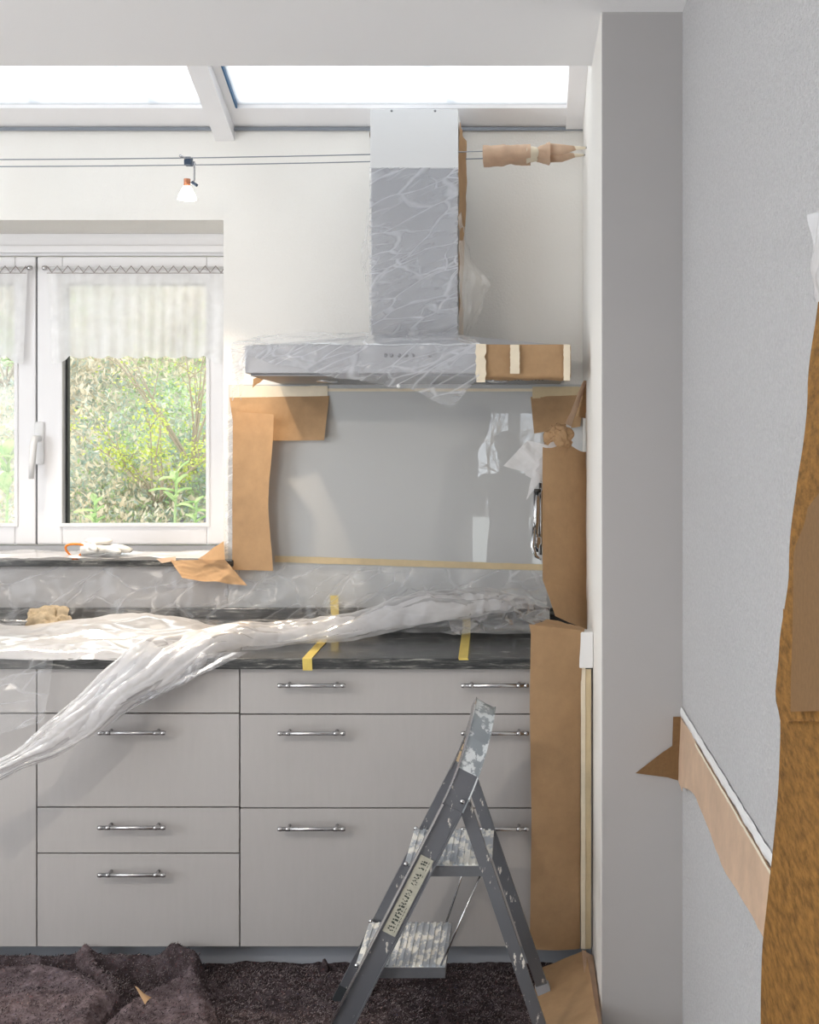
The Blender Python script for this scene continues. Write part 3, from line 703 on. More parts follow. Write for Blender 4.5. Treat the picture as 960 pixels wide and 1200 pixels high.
tag(build('film_scrap', grid(lambda u, v: bil(at(626, 545, 3.96), at(640, 530, 3.96), at(638, 556, 3.96), at(617, 586, 3.95))(u, v), 16, 30, .010, 12, 22), 'film_white', None, True), 'pointed film end hanging above the chrome fitting', 'plastic film')
tag(build('film_scrap', grid(lambda u, v: bil(at(664, 497, 4.0), at(670, 500, 4.0), at(655, 525, 3.97), at(640, 525, 3.97))(u, v), 10, 20, .006, 14, 23), 'film_sheet', None, True), 'clear film twist beside the crumpled paper wad', 'plastic film')
# chrome fitting peeping out
ch = empty('tap_fitting', at(630, 655, 4.02), 'chrome fitting peeping out left of the tall hanging paper', 'fitting')
bm = TUBE([at(629, 575, 4.02), at(628, 632, 4.02)], .011, 14); build('barrel', bm, 'chrome', ch, True)
bm = B(); lathe(bm, at(629, 632, 4.02), [(.011, .01), (.0155, .006), (.016, -.014), (.012, -.018), (.012, -.04)], 16); build('collar', bm, 'chrome', ch, True)
bm = TUBE([at(626, 618, 4.0), at(624, 640, 3.99), at(628, 652, 3.99), at(634, 655, 4.0)], [.006, .007, .006, .004], 10); build('lever', bm, 'chrome', ch, True)
bm = TUBE([at(634, 566, 4.03), at(634, 650, 4.03)], .008, 10); build('side_pipe', bm, 'chrome', ch, True)
build('ring', TUBE([at(626, 575, 4.01), at(634, 575, 4.01)], .006, 10), 'hood_dark', ch, True)
# tall hanging papers
def pd(u, v):
    l = interp(v, [(0, at(636, 524, 3.93)), (.35, at(636, 600, 3.93)), (.75, at(636, 680, 3.90)), (1, at(650, 722, 3.86))])
    r = interp(v, [(0, at(687, 528, 4.07)), (.5, at(687, 640, 4.07)), (.8, at(687, 700, 4.05)), (1, at(688, 738, 4.04))])
    p = l.lerp(r, u); p.y -= .018*math.sin(u*math.pi)*(1-.6*v); p.z += .010*math.sin(u*3.3)*(1-v)-.006*math.sin(u*9)*(1-v)
    return p
tag(build('kraft_paper', grid(pd, 40, 90, .008, 5, 25, mod=lambda u, v: .25+1.3*max(0, v-.55)), 'kraft', None, True), 'tall brown paper sheet hanging in front of the niche wall above the worktop', 'paper')
def pe(u, v):
    l = interp(v, [(0, at(620, 731, 3.60)), (.03, at(622, 742, 3.61)), (.25, at(621, 830, 3.64)), (.6, at(623, 960, 3.66)), (1, at(621, 1112, 3.675))])
    r = interp(v, [(0, at(682, 739, 3.66)), (.2, at(681, 810, 3.675)), (1, at(680, 1112, 3.68))])
    p = l.lerp(r, u); p.y -= .012*math.sin(u*math.pi)*(.4+.6*abs(math.sin(v*4))); return p
tag(build('kraft_paper', grid(pe, 30, 120, .006, 5, 27, mod=lambda u, v: .3+max(0, 1-v*6)*1.5+max(0, v-.85)*4), 'kraft', None, True), 'long brown paper sheet hanging over the right end of the drawers to the plinth', 'paper')
def pfold(u, v):
    p = bil(at(622, 730, 3.60), at(683, 740, 3.66), at(676, 752, 3.60), at(632, 748, 3.585))(u, v); return p
tag(build('kraft_paper', grid(lambda u, v: bil(at(640, 727, 3.78), at(686, 735, 3.82), at(683, 745, 3.68), at(624, 733, 3.63))(u, v), 24, 14, .010, 9, 29), 'kraft', None, True), 'crumpled brown paper piece lying across the right worktop corner', 'paper')
strip('masking_tape', at(683.5, 748, 3.672), at(683.5, 1112, 3.672), (1, 0, 0), .0065, (0, -1, 0), 'tape_cream', 'cream tape running down the right edge of the long paper', jag=.0006, n=30)
strip('masking_tape', at(689, 784, 3.674), at(689, 1112, 3.674), (1, 0, 0), .0095, (0, -1, 0), 'tape_beige', 'beige tape beside the cream tape, next to the niche wall', jag=.0004, n=30)
sb = empty('socket_box', at(686, 783, 3.69), 'small white socket box at the right end of the worktop edge', 'socket')
build('box_body', BOX(at(679, 0, 3.66).x, XN-.001, 3.66, 3.672, at(0, 783, 3.66).z, at(0, 741, 3.66).z, bev=.003), 'white_plastic', sb)
0 and build('box_slot', BOX(at(684, 0, 3.66).x, at(686.5, 0, 3.66).x, 3.6590, 3.6602, at(0, 775, 3.66).z, at(0, 769, 3.66).z), 'tape_beige', sb)

# ------------------------------------------------------------------ things on and around the worktop
for x, x2, zz, lab in ((-.628, -.644, ZT-.002, 'yellow tape strip across the worktop, the one nearer the window'), (-.170, -.196, ZW-.004, 'yellow tape strip across the worktop, the one nearer the ladder')):
    hw = .014
    def tp(u, v, x=x, x2=x2, zz=zz):
        prof = [(0, Vector((0, YW-.024, 1.045))), (.15, Vector((0, YW-.026, 1.0))), (.25, Vector((0, YW-.03, ZW+.003))), (.88, Vector((0, 3.675, ZW+.0015))), (.90, Vector((0, 3.672, ZW))), (1, Vector((0, 3.672, zz)))]
        q = None
        for (a, p), (b, r) in zip(prof, prof[1:]):
            if v <= b: q = p.lerp(r, (v-a)/(b-a)); break
        q.x = x2+(x-x2)*v+(u-.5)*2*hw; return q
    tag(build('yellow_tape', grid(tp, 2, 80), 'tape_yellow'), lab, 'tape')
# film hung on the wall behind the worktop
def wf(u, v):
    px = -60+700*u
    top = interp(u, [(0, 664.), (.36, 664.), (.5, 662.), (1, 668.)])
    p = at(px, top, YG-.004)
    if v < .7:
        k = v/.7; z = p.z+(ZW+.03-p.z)*k; y = YG-.008-.028*k
    else:
        k = (v-.7)/.3; z = ZW+.03-.02*k; y = YG-.036-.20*k
    return (p.x, y, z)
tag(build('wall_film', grid(wf, 240, 50, .018, 6, 31), 'film_thin', None, True), 'clear creased film hanging on the wall behind the worktop', 'plastic film')
# sheet of milky film spread over the left of the worktop
def ws(u, v):
    x = -2.1+(-.93+2.1)*u
    back = interp(u, [(0, 4.02), (.35, 4.10), (.6, 4.20), (.8, 4.20), (1, 4.08)])
    y = back+(3.672-back)*v
    z = ZW+.014+.060*math.sin(math.pi*min(1, v*1.3+.12))**.7*(.7+.3*math.sin(u*11)) if v < .67 else ZW+.016+.05*(1-v)-.02*max(0, v-.96)/.04
    return (x, y, z)
tag(build('counter_film', grid(ws, 150, 70, .022, 6, 33, (.7, 1, 1)), 'film_sheet', None, True), 'milky double film sheet spread over the left part of the worktop', 'plastic film')
# gathered film: a long bunched roll on the worktop whose tail hangs over the front to the lower left
keys = [at(622, 706, 4.12), at(585, 712, 4.10), at(540, 716, 4.06), at(480, 722, 4.00), at(400, 741, 3.92), at(320, 750, 3.86), at(260, 754, 3.80), at(190, 776, 3.665), at(148, 800, 3.62), at(103, 838, 3.575), at(60, 868, 3.53), at(14, 895, 3.48), at(-60, 930, 3.42)]
hwid = [.03, .075, .085, .075, .062, .055, .075, .085, .068, .058, .045, .026, .040]
hgt = [.02, .05, .06, .06, .05, .045, .05, .045, .04, .04, .035, .025, .03]
def cat(arr, t):
    n = len(arr)-1; x = t*n; i = min(int(x), n-1); f = x-i
    a, b, c, d = arr[max(i-1, 0)], arr[i], arr[i+1], arr[min(i+2, n)]
    return .5*((b*2)+(c-a)*f+(a*2-b*5+c*4-d)*f*f+(b*3-a-c*3+d)*f*f*f)
def roll(off, seed, sc=1.0):
    def fn(u, v):
        c = cat(keys, u); t = (cat(keys, min(1, u+.01))-cat(keys, max(0, u-.01))).normalized()
        hang = max(0, min(1, (u-.52)/.1))
        nrm = Vector((0, 0, 1)).lerp(Vector((0, -1, .1)), hang).normalized(); s = t.cross(nrm).normalized(); nrm = s.cross(t).normalized()
        w_, h_ = cat(hwid, u)*sc, cat(hgt, u)*sc
        a = (v-.5)*math.pi*1.1
        ridge = .014*(abs(math.sin(v*7+4*noise.noise(Vector((u*4, v*1.2, seed)))))-.5)+.006*(abs(math.sin(v*19+5*noise.noise(Vector((u*6, v*2, seed+5)))))-.5)+.010*noise.noise(Vector((u*9, v*4, seed+3)))
        return c+s*math.sin(a)*w_+nrm*(math.cos(a)*h_+ridge+off)
    return fn
gf = empty('gathered_film', at(400, 765, 3.85), 'bunched milky film roll across the worktop with its tail hanging over the drawers', 'plastic film')
build('outer_layer', grid(roll(0, 1), 320, 80, .010, 7, 35, mod=lambda u, v: 1.7 if u < .33 else .6+1.1*max(0, 1-(u-.33)*6)), 'film_white', gf, True)
build('inner_layer', grid(roll(-.008, 7, .8), 240, 40, .014, 12, 36), 'film_white', gf, True)
def streak(u, v):
    p = bil(at(150, 768, 3.668), at(292, 764, 3.668), at(162, 826, 3.63), at(96, 866, 3.60))(u, v)
    return p+Vector((0, -.010*abs(math.sin(u*11+v*2))-.02*math.sin(v*3.1), 0))
build('side_streamer', grid(streak, 90, 50, .006, 8, 37, (2, 1, 1)), 'film_hood', gf, True)
# loose crumpled film end at the right of the roll
def le(u, v):
    p = bil(at(520, 700, 4.16), at(640, 690, 4.2), at(645, 735, 3.98), at(530, 745, 3.93))(u, v); p.z = max(p.z, ZW+.02)+.05*math.sin(u*3.1)*math.sin(v*3.1); return p
build('crumpled_end', grid(le, 80, 60, .030, 8, 38), 'film_thin', gf, True)
# thin film hanging in front of the leftmost cabinet
def lf(u, v):
    p = bil(at(-90, 768, 3.655), at(62, 772, 3.66), at(52, 846, 3.62), at(-90, 884, 3.60))(u, v); return p
tag(build('hanging_film', grid(lf, 60, 50, .010, 6, 40), 'film_thin', None, True), 'thin clear film hanging in front of the leftmost cabinet', 'plastic film')
tag(build('sill_glare_film', grid(lambda u, v: (-2.45+1.38*u, 4.555-.265*v, 1.172+.010*math.sin(v*3.1)+.012*max(0, noise.noise(Vector((u*9, v*3, 2))))), 90, 24, .005, 10, 42), 'film_sheet', None, True), 'film sheet lying along the window sill under the gloves, whitened for the glare on the stone', 'plastic film')  # film carried over the whole sill; its white stands in for glare
# gloves on the sill
gl = empty('work_gloves', at(115, 652, 4.36), 'white work gloves with an orange cuff lying on the window sill', 'gloves')
g0 = at(116, 648, 4.34); g0.z = 1.182
bm = B(); bmesh.ops.create_icosphere(bm, subdivisions=3, radius=1)
for v in bm.verts: v.co = Vector((v.co.x*.055, v.co.y*.035, v.co.z*.018))*(1+.15*crease(v.co, 1.5, 4))+g0+Vector((-.01, 0, .018))
build('palm', bm, 'glove', gl, True)
for k, (dx, dy, a, l, dz) in enumerate(((.02, -.022, -.35, .075, .012), (.03, -.006, -.1, .085, .014), (.03, .010, .12, .08, .014), (.02, .024, .35, .06, .012), (-.015, -.03, -.9, .045, .020))):
    p = g0+Vector((dx, dy, dz)); d = Vector((math.cos(a), math.sin(a), 0))
    build('finger', TUBE([p-d*.02, p+d*l*.3+Vector((0, 0, .010)), p+d*l*.7+Vector((0, 0, .004)), p+d*l+Vector((0, 0, -.002))], [.011, .0125, .0115, .006], 10), 'glove', gl, True)
bm = B(); bmesh.ops.create_icosphere(bm, subdivisions=3, radius=1)
for v in bm.verts: v.co = Vector((v.co.x*.05, v.co.y*.03, v.co.z*.014))*(1+.2*crease(v.co, 1.5, 9))+g0+Vector((-.005, .01, .044))
build('second_palm', bm, 'glove', gl, True)
ring = [at(88+10*math.cos(a)+1.2*math.cos(3*a), 644+8.5*math.sin(a)-2*math.cos(2*a), 4.32+.01*math.sin(a)) for a in [k*2*math.pi/22 for k in range(22)]]
build('cuff', TUBE(ring, .004, 8, closed=True), 'orange', gl, True)
cuff2 = [Vector((g0.x-.055+.03*(k/8), g0.y-.01, g0.z+.020)) for k in range(9)]
build('cuff_cloth', TUBE(cuff2, [.021, .022, .022, .021, .020, .020, .02, .02, .02], 14), 'glove', gl, True)
# paper scrap at the sill end
def sc1(u, v): return bil(at(232, 655, 4.30), at(262, 634, 4.30), at(264, 660, 4.27), at(240, 662, 4.25))(u, v)
tag(build('kraft_scrap', grid(sc1, 16, 12, .006, 10, 44), 'kraft', None, True), 'folded brown paper flap at the right end of the window sill', 'paper')
tag(build('kraft_scrap', grid(lambda u, v: bil(at(200, 657, 4.262), at(264, 656, 4.255), at(290, 676, 4.235), at(214, 678, 4.22))(u, v)+Vector((0, 0, -.03*v*u)), 40, 24, .014, 10, 45, (1, 1, 2)), 'kraft', None, True), 'crumpled brown paper hanging off the sill end beneath the film', 'paper')
tag(build('kraft_scrap', grid(lambda u, v: bil(at(183, 655, 4.265), at(206, 652, 4.265), at(206, 657, 4.26), at(190, 660, 4.26))(u, v), 10, 4, .003, 20, 46), 'kraft_pale', None, True), 'narrow paper tongue lying on the sill edge left of the flap', 'paper')
tag(build('kraft_scrap', grid(lambda u, v: bil(at(36, 713, 4.2), at(80, 712, 4.2), at(84, 732, 4.14), at(30, 735, 4.14))(u, v)+Vector((.02*noise.noise(Vector((v*4, u*3, 1))), 0, .012*noise.noise(Vector((u*5, v*4, 2))))), 40, 20, .022, 16, 48), 'tan_paper', None, True), 'crumpled tan paper under the film on the far left worktop', 'paper')

# ------------------------------------------------------------------ wire lamp system under the glazed roof
def wz(x, k):
    t = (x-XL)/(XN-XL); base = 2.517-.0; return base-.17*t*(1-t)*.9
for k, (yy, lab) in enumerate(((4.04, 'front steel lamp wire, drawn higher across the photo'), (4.14, 'rear steel lamp wire, drawn lower across the photo'))):
    pts = [(XL+(XN-.001-XL)*i/24, yy, wz(XL+(XN-XL)*i/24, k)) for i in range(25)]
    tag(build('lamp_wire', TUBE(pts, .0019, 6), 'wire', None, True), lab, 'wire')
lx = at(221, 0, 4.09).x; lz = wz(lx, 0)
def spot_lamp(x, yc, z, name, label, hz_=0.0):
    t = empty('spot_lamp', (x, yc, z-.11), label, 'lamp')
    build('cross_bar', TUBE([(x-.012, yc-.055, z+.006), (x+.006, yc+.055, z+.004)], .0045, 10), 'steel', t, True)
    build('clamp', BOX(x-.010, x+.012, yc-.020, yc+.012, z-.014, z+.012, bev=.002), 'clamp', t)
    build('arm', TUBE([(x+.018, yc, z), (x+.020, yc-.002, z-.02), (x+.020, yc-.004, z-.06), (x+.014, yc-.006, z-.072), (x+.002, yc-.006, z-.074)], .0032, 8), 'steel', t, True)
    build('arm_joint', TUBE([(x+.012, yc-.006, z-.068), (x+.030, yc-.006, z-.080)], .005, 8), 'clamp', t, True)
    build('contact', TUBE([(x-.003, yc-.006, z-.082), (x-.003, yc-.006, z-.058)], .011, 12), 'copper', t, True)
    bm = B(); lathe(bm, (x-.003, yc-.006, z-.125), [(.030, 0), (.029, .006), (.024, .02), (.015, .038), (.010, .044)], 24); build('reflector', bm, 'bulb', t, True)
    return t
spot_lamp(lx, 4.09, lz, 'spot_lamp', 'small lit halogen spot hanging from the two wires')
light('halogen_spot', 'SPOT', (lx-.003, 4.08, lz-.14), (lx+.12, 4.10, 1.0), 72, (1, .80, .58), spot_size=math.radians(64), spot_blend=1, shadow_soft_size=.02)
spot_lamp(-1.86, 4.09, wz(-1.86, 0), 'spot_lamp', 'lit halogen spot on the two wires left of the view, over the sill')
light('halogen_spot', 'SPOT', (-1.863, 4.08, wz(-1.86, 0)-.14), (-1.60, 4.0, 1.0), 80, (1, .86, .70), spot_size=math.radians(74), spot_blend=1, shadow_soft_size=.02)
# the second lamp string runs through the room nearer the camera, out of the frame
for yy, wl in ((1.15, 'near'), (1.25, 'far')):
    tag(build('lamp_wire', TUBE([(XL, yy, 2.62), (-1.3, yy, 2.58), (XR, yy, 2.62)], .0019, 6), 'wire'), wl+' steel lamp wire of the pair crossing the room above the camera', 'wire', 'room lamp wires')
spot_lamp(-1.75, 1.2, 2.585, 'spot_lamp', 'halogen spot on the room wires, above the left of the view')
light('room_halogen', 'SPOT', (-1.75, 1.19, 2.44), (-1.0, 3.7, .75), 72, (1, .90, .78), spot_size=math.radians(75), spot_blend=.8, shadow_soft_size=.035)
# paper sleeves on the wires
def sleeve(x0, x1, r0, r1, seed, amp=.012):
    def fn(u, v):
        x = x0+(x1-x0)*u; a = v*2*math.pi; r = r0+(r1-r0)*u; z = wz(x, 0)
        return (x, 4.09+math.cos(a)*(.052+r), z-.004+math.sin(a)*r)
    return grid(fn, 40, 26, amp, 14, seed)
def xs(px): return at(px, 0, 4.04).x
wp = empty('wire_masking', (xs(605), 4.09, wz(xs(605), 0)-.02), 'pale brown paper sleeve taped around the lamp wires', 'paper')
build('sleeve', sleeve(xs(566), xs(622), .026, .024, 51), 'kraft_pale', wp, True)
build('tape_band', sleeve(xs(617), xs(632), .025, .014, 52, .002), 'tape_cream', wp, True)
wp = empty('wire_masking', (xs(650), 4.09, wz(xs(650), 0)-.02), 'twisted pale paper wrap on the wires next to the niche wall', 'paper')
build('sleeve', sleeve(xs(630), xs(645), .014, .030, 53, .008), 'kraft_pale', wp, True)
for yy, s in ((4.04, .011), (4.14, .013)):
    bm = B(); tube(bm, [(xs(640), yy, wz(xs(640), 0)), (xs(660), yy, wz(xs(660), 0)-.002), (xs(676), yy, wz(xs(676), 0))], [.020, s*1.4, .006], 10)
    build('branch_wrap', bm, 'kraft_pale', wp, True)
    build('tape_end', TUBE([(xs(664), yy, wz(xs(664), 0)), (XN-.004, yy, wz(XN, 0))], [.010, .0035], 10), 'tape_cream', wp, True)

# ------------------------------------------------------------------ stepladder
YN, YR = 3.17, 3.50
ld = empty('stepladder', (-.22, 3.335, 0), 'paint-spattered grey metal two-step stepladder in front of the drawers', 'ladder')
d0 = Vector((.454, 0, .891)); foot = Vector((-.502, 0, .002)); W = Vector((.891, 0, -.454))
def rp(s, y): p = foot+d0*s; return Vector((p.x, y, p.z))
s0 = .66; pts = [rp(s, YN) for s in (0, .2, .4, .55)]
build('front_rail', (lambda bm: (sweep(bm, [rp(s, YN) for s in (0, .35, .72)], W, .0275, .010), bm)[1])(B()), 'rail_paint', ld).data
o = build('front_rail', (lambda bm: (sweep(bm, [rp(s, YR) for s in (0, .35, .72)], W, .0275, .010), bm)[1])(B()), 'rail_paint', ld)
# channel lips of the rails
for y, sgn in ((YN, -1), (YR, 1)):
    for e in (-1, 1):
        bm = B(); off = W*e*.0265
        sweep(bm, [rp(s, y+sgn*.006)+off for s in (0, .72)], W, .0022, .014); build('rail_lip', bm, 'steel' if e < 0 and sgn < 0 else 'rail', ld)
hp = []
for k in range(25):
    t = math.pi*k/24; q = rp(.72+(.244)*math.sin(t), 3.335-.165*math.cos(t)); q.x -= .038*math.sin(t)**2; hp.append(q)
bm = B(); sweep(bm, hp, W, .0282, .009); build('hoop', bm, 'rail_paint', ld, False)
bm = B(); sweep(bm, hp[3:20], W, .0290, .0098); build('hoop_paint_layer', bm, 'hoop_paint', ld, False)['label'] = 'silver paint-smeared top of the hoop'
for e in (-1, 1):
    bm = B(); sweep(bm, [p+W*e*.028 for p in hp], W, .0018, .013); build('hoop_lip', bm, 'hoop_paint' if e > 0 else 'steel', ld)
inner = []
for k in range(13, 24):
    t = math.pi*k/24; q = rp(.72+(.230)*math.sin(t), 3.335-.152*math.cos(t)); q.x -= .038*math.sin(t)**2; inner.append(q)
bm = B(); sweep(bm, inner, W, .0245, .0012); o = build('hoop_tape', bm, 'hoop_inside', ld); o['label'] = 'tan paint-smeared tape inside the hoop'
build('tape_wad', ball(rp(.79, 3.475), .020, 5), 'kraft_pale', ld)
# rear legs
for y in (YN+.012, YR-.012):
    top = Vector((-.160, y, .69)); bot = Vector((.070, y, .012)); dd = (bot-top).normalized(); Wb = Vector((dd.z, 0, -dd.x))
    bm = B(); sweep(bm, [top, top.lerp(bot, .5), bot], Wb, .016, .008); build('rear_leg', bm, 'rail_paint', ld)
    bm = B(); sweep(bm, [bot+dd*-.05, bot+dd*.010], Wb, .019, .012); build('rubber_foot', bm, 'kick', ld)
for y in (YN, YR):
    bm = B(); sweep(bm, [rp(-.0, y), rp(.045, y)], W, .030, .013); build('rubber_foot', bm, 'seal', ld)
    bm = B(); lathe(bm, (-.150, y-.012 if y == YN else y+.012, .66), [(.007, 0), (.006, .004), (0, .005)], 12, (0, -1 if y == YN else 1, 0)); build('rivet', bm, 'steel', ld, True)
for x0, x1, z, n in ((-.300, -.078, .490, 13), (-.425, -.195, .232, 13)):
    bm = B(); box(bm, x0, x1, YN+.016, YR-.016, z-.004, z, bev=.0015)
    st = build('step', bm, 'step_paint', ld)
    bm = B()
    for k in range(n):
        x = x0+.012+(x1-x0-.024)*k/(n-1); box(bm, x-.0035, x+.0035, YN+.020, YR-.020, z-.001, z+.0035)
    build('tread_rib', bm, 'step_paint', st)
    bm = B(); box(bm, x0, x1, YN+.012, YN+.016, z-.027, z-.001); box(bm, x0, x1, YR-.016, YR-.012, z-.027, z-.001); box(bm, x0, x0+.003, YN+.016, YR-.016, z-.022, z-.004); box(bm, x1-.003, x1, YN+.016, YR-.016, z-.022, z-.004)
    build('step_edge', bm, 'rail', st)
    for y in (YN+.016, YR-.016):
        bm = B(); lathe(bm, (x0+.005, y, z+.003), [(.006, -.003), (.006, .003)], 12, (0, 1, 0)); build('step_hinge', bm, 'steel', st, True)
for a, b in (((-.13, YR-.02, .475), (-.21, YR-.02, .235)), ((-.105, YN+.022, .465), (-.215, YN+.022, .215))):
    build('brace_rod', TUBE([a, b], .0028, 8), 'steel', ld, True)
# instruction sticker on the near rail: a cream plate with a row of worn dark characters
def lab(s, a): return rp(s, YN-.0125)+W*a
sa, sbb = .365, .580
stk = build('sticker', poly_sheet([lab(sa, -.018), lab(sbb, -.018), lab(sbb, .018), lab(sa, .018)], .0006, (0, -1, 0)), 'sticker', ld)
bm = B()
for k in range(22):
    s = sa+.012+(sbb-sa-.024)*k/21
    if k in (13, 18): continue
    for q in range(3):
        a = -.006+.005*q+random.uniform(-.001, .001); ds = random.uniform(.0008, .003); c = lab(s+random.uniform(-.002, .002), a)+Vector((0, -.0009, 0))
        vs = [bm.verts.new(c+d0*i*ds+W*j*.0022) for i, j in ((-1,-1), (1,-1), (1,1), (-1,1))]; bm.faces.new(vs)
    if k < 8 or k > 16:
        c = lab(s, .011)+Vector((0, -.0009, 0)); vs = [bm.verts.new(c+d0*i*.003+W*j*.0007) for i, j in ((-1,-1), (1,-1), (1,1), (-1,1))]; bm.faces.new(vs)
build('lettering', bm, 'ink', stk)

# ------------------------------------------------------------------ felt dropcloth
def gauss(d, w_): return math.exp(-(d/w_)**2)
def seg(px, py, pts):
    best = 1e9
    for (x0, y0), (x1, y1) in zip(pts, pts[1:]):
        dx, dy = x1-x0, y1-y0; t = max(0, min(1, ((px-x0)*dx+(py-y0)*dy)/(dx*dx+dy*dy))); best = min(best, math.hypot(px-x0-dx*t, py-y0-dy*t))
    return best
def fl(px, py, z=.04):
    Y = (CZ-z)*F/(py-VY); return ((px-VX)*Y/F, Y)
def sdist(x, y, poly):
    """signed distance to a polygon, positive inside"""
    ins = False; n = len(poly)
    for i in range(n):
        (x0, y0), (x1, y1) = poly[i], poly[i-1]
        if (y0 > y) != (y1 > y) and x < (x1-x0)*(y-y0)/(y1-y0)+x0: ins = not ins
    d = seg(x, y, poly+[poly[0]]); return d if ins else -d
LA = [fl(*p) for p in ((-250, 1128), (40, 1137), (100, 1150), (128, 1162), (134, 1174), (118, 1190), (108, 1215), (100, 1300))]+[(-2.7, 2.6)]
LB = [fl(*p) for p in ((122, 1200), (140, 1182), (168, 1166), (205, 1150), (222, 1146), (240, 1160), (250, 1180), (256, 1215), (262, 1300), (112, 1300))]
back_ridge = [(-2.6, 3.69), (-1.65, 3.69), (-1.40, 3.67), (-1.15, 3.69), (-1.02, 3.66), (-.95, 3.60)]
loop = [(-1.02, 3.66), (-.935, 3.60), (-.915, 3.48)]
diag = [(-1.28, 3.66), (-1.17, 3.55), (-1.12, 3.44), (-1.17, 3.36)]
def plat(d, H, w_=.022):
    return H*max(0, min(1, (d+w_)/(2*w_)))**.6 if d > -w_ else 0
def fh(x, y):
    h = .012+.007*noise.noise(Vector((x*6, y*6, 0)))+.006*noise.noise(Vector((x*22, y*22, 0)))+.003*noise.noise(Vector((x*60, y*60, 0)))
    h += .050*gauss(seg(x, y, back_ridge), .030)+.045*gauss(seg(x, y, diag), .028)+.045*gauss(seg(x, y, loop), .03)
    if x < -.7:
        dA, dB = sdist(x, y, LA), sdist(x, y, LB)
        wob = .010*noise.noise(Vector((x*5, y*5, 9)))
        h = max(h, plat(dB, .045)+wob+.006*noise.noise(Vector((x*22, y*22, 0)))+.012*gauss(dB-.03, .03))
        h = max(h, plat(dA, .058)+wob+.006*noise.noise(Vector((x*22, y*22, 0)))+.014*gauss(dA-.04, .03))
    return max(h, .006)
dc = empty('felt_dropcloth', (-1.0, 3.0, 0), 'dark speckled painters felt spread over the kitchen floor', 'dropcloth')
X0, X1, Y0, Y1 = -2.3, .18, 2.55, 3.747
bm = grid(lambda u, v: (X0+(X1-X0)*u, Y0+(Y1-Y0)*v, fh(X0+(X1-X0)*u, Y0+(Y1-Y0)*v)), 400, 240)
for f in bm.faces:
    c = f.calc_center_median()
    if c.x < -.75 and (sdist(c.x, c.y, LA) > -.005 or sdist(c.x, c.y, LB) > -.005 or seg(c.x, c.y, diag) < .02): f.material_index = 1
build('cloth', bm, ['felt', 'felt_grey'], dc, True)
# tufts of fibre in view
for fm, cnt, wd_ in (('fibre_light', 26000, .0007), ('fibre_dark', 24000, .0009), ('fibre_mix', 1500, .0010)):
    vs, fs = [], []
    for _ in range(cnt):
        x, y = random.uniform(-2.0, .17), random.uniform(2.85, 3.735)
        if fm == 'fibre_light' and noise.noise(Vector((x*7, y*7, 5))) < -.15 and random.random() < .7: continue
        if x < -.75 and (sdist(x, y, LA) > 0 or sdist(x, y, LB) > 0) and random.random() < .5: continue
        z = fh(x, y)-.001; a = random.uniform(0, 6.28); l = random.uniform(.003, .010)
        b = Vector((x, y, z)); d = Vector((math.cos(a)*l, math.sin(a)*l, random.uniform(.001, .006))); s = Vector((-math.sin(a), math.cos(a), 0))*wd_
        i = len(vs); vs += [b-s, b+s, b+d*.7+s+Vector((0, 0, .002)), b+d]; fs.append((i, i+1, i+2, i+3))
    me = bpy.data.meshes.new('fibre'); me.from_pydata([tuple(Vector(v)-Vector(dc.location)) for v in vs], [], fs); me.materials.append(M[fm])
    o = bpy.data.objects.new('fibre', me); C.objects.link(o); o.parent = dc; o['kind'] = 'stuff'
tag(build('felt_tip', TUBE([at(380, 1142, 3.70), at(381, 1132, 3.70), at(380, 1124, 3.70)], [.018, .012, .004], 10), 'felt', None, True), 'small peak of felt standing against the plinth', 'felt')
def scrapf(u, v): return bil(at(158, 1158, 3.36), at(166, 1166, 3.34), at(178, 1172, 3.33), at(170, 1180, 3.30))(u, v)+Vector((0, 0, .004*math.sin(u*3)+.006))
tag(build('kraft_scrap', grid(scrapf, 8, 6), 'kraft', None), 'small torn brown paper scrap on the felt dropcloth', 'paper')
# brown paper on the floor at the wall
tag(build('kraft_paper', grid(lambda u, v: bil(at(627, 1137, 3.66), at(687, 1114, 3.66), (XN-.012, 2.9, .10), (.03, 2.9, .022))(u, v), 30, 30, .006, 6, 63), 'kraft', None, True), 'brown paper on the floor folded up against the niche wall', 'paper')
tag(build('kraft_paper', grid(lambda u, v: bil(at(682, 1113, 3.64), (XN-.003, 3.64, at(0, 1120, 3.64).z), (XN-.003, 2.95, .06), (XN-.035, 2.95, .04))(u, v), 8, 30, .002, 9, 64), 'kraft_pale', None, True), 'pale paper edge taped along the foot of the niche wall', 'paper')

# ------------------------------------------------------------------ masking on the right wall
XW = XR-.002
def wy(px, x=XW): return x*F/(px-VX)
def low(Y):  # wavy lower edge
    t = (3.3-Y)/1.2; return .680-.03*t+.015*math.sin(t*9)+(.045 if t > .1 else .0)*min(1, (t-.1)*6) if t > .1 else .675
ms = empty('wall_masking_strip', (XW, 2.7, .68), 'pale brown paper strip taped along the right wall', 'paper')
def mf(u, v):
    Y = YP-.004-(YP-1.75)*u; zt_, zb_ = .845, low(Y)
    x = XW-.003-.010*v*(.6+.4*math.sin(u*14))
    return (x, Y, zt_+(zb_-zt_)*v)
build('paper', grid(mf, 90, 14, .003, 8, 71), 'kraft_pale', ms, True)
bm = grid(lambda u, v: (XW-.001-.004*math.sin(v*math.pi), YP-.004-(YP-1.75)*u, .843+.026*v+.0012*math.sin(u*60)), 90, 6, .003, 30, 72); build('film_edge', bm, 'white_plastic', ms, True)
strip('tape', (XW-.006, YP-.3, .842), (XW-.006, 1.75, .842), (0, 0, 1), .0035, (-1, 0, 0), 'tape_cream', None, parent=ms, jag=.0012, n=40)
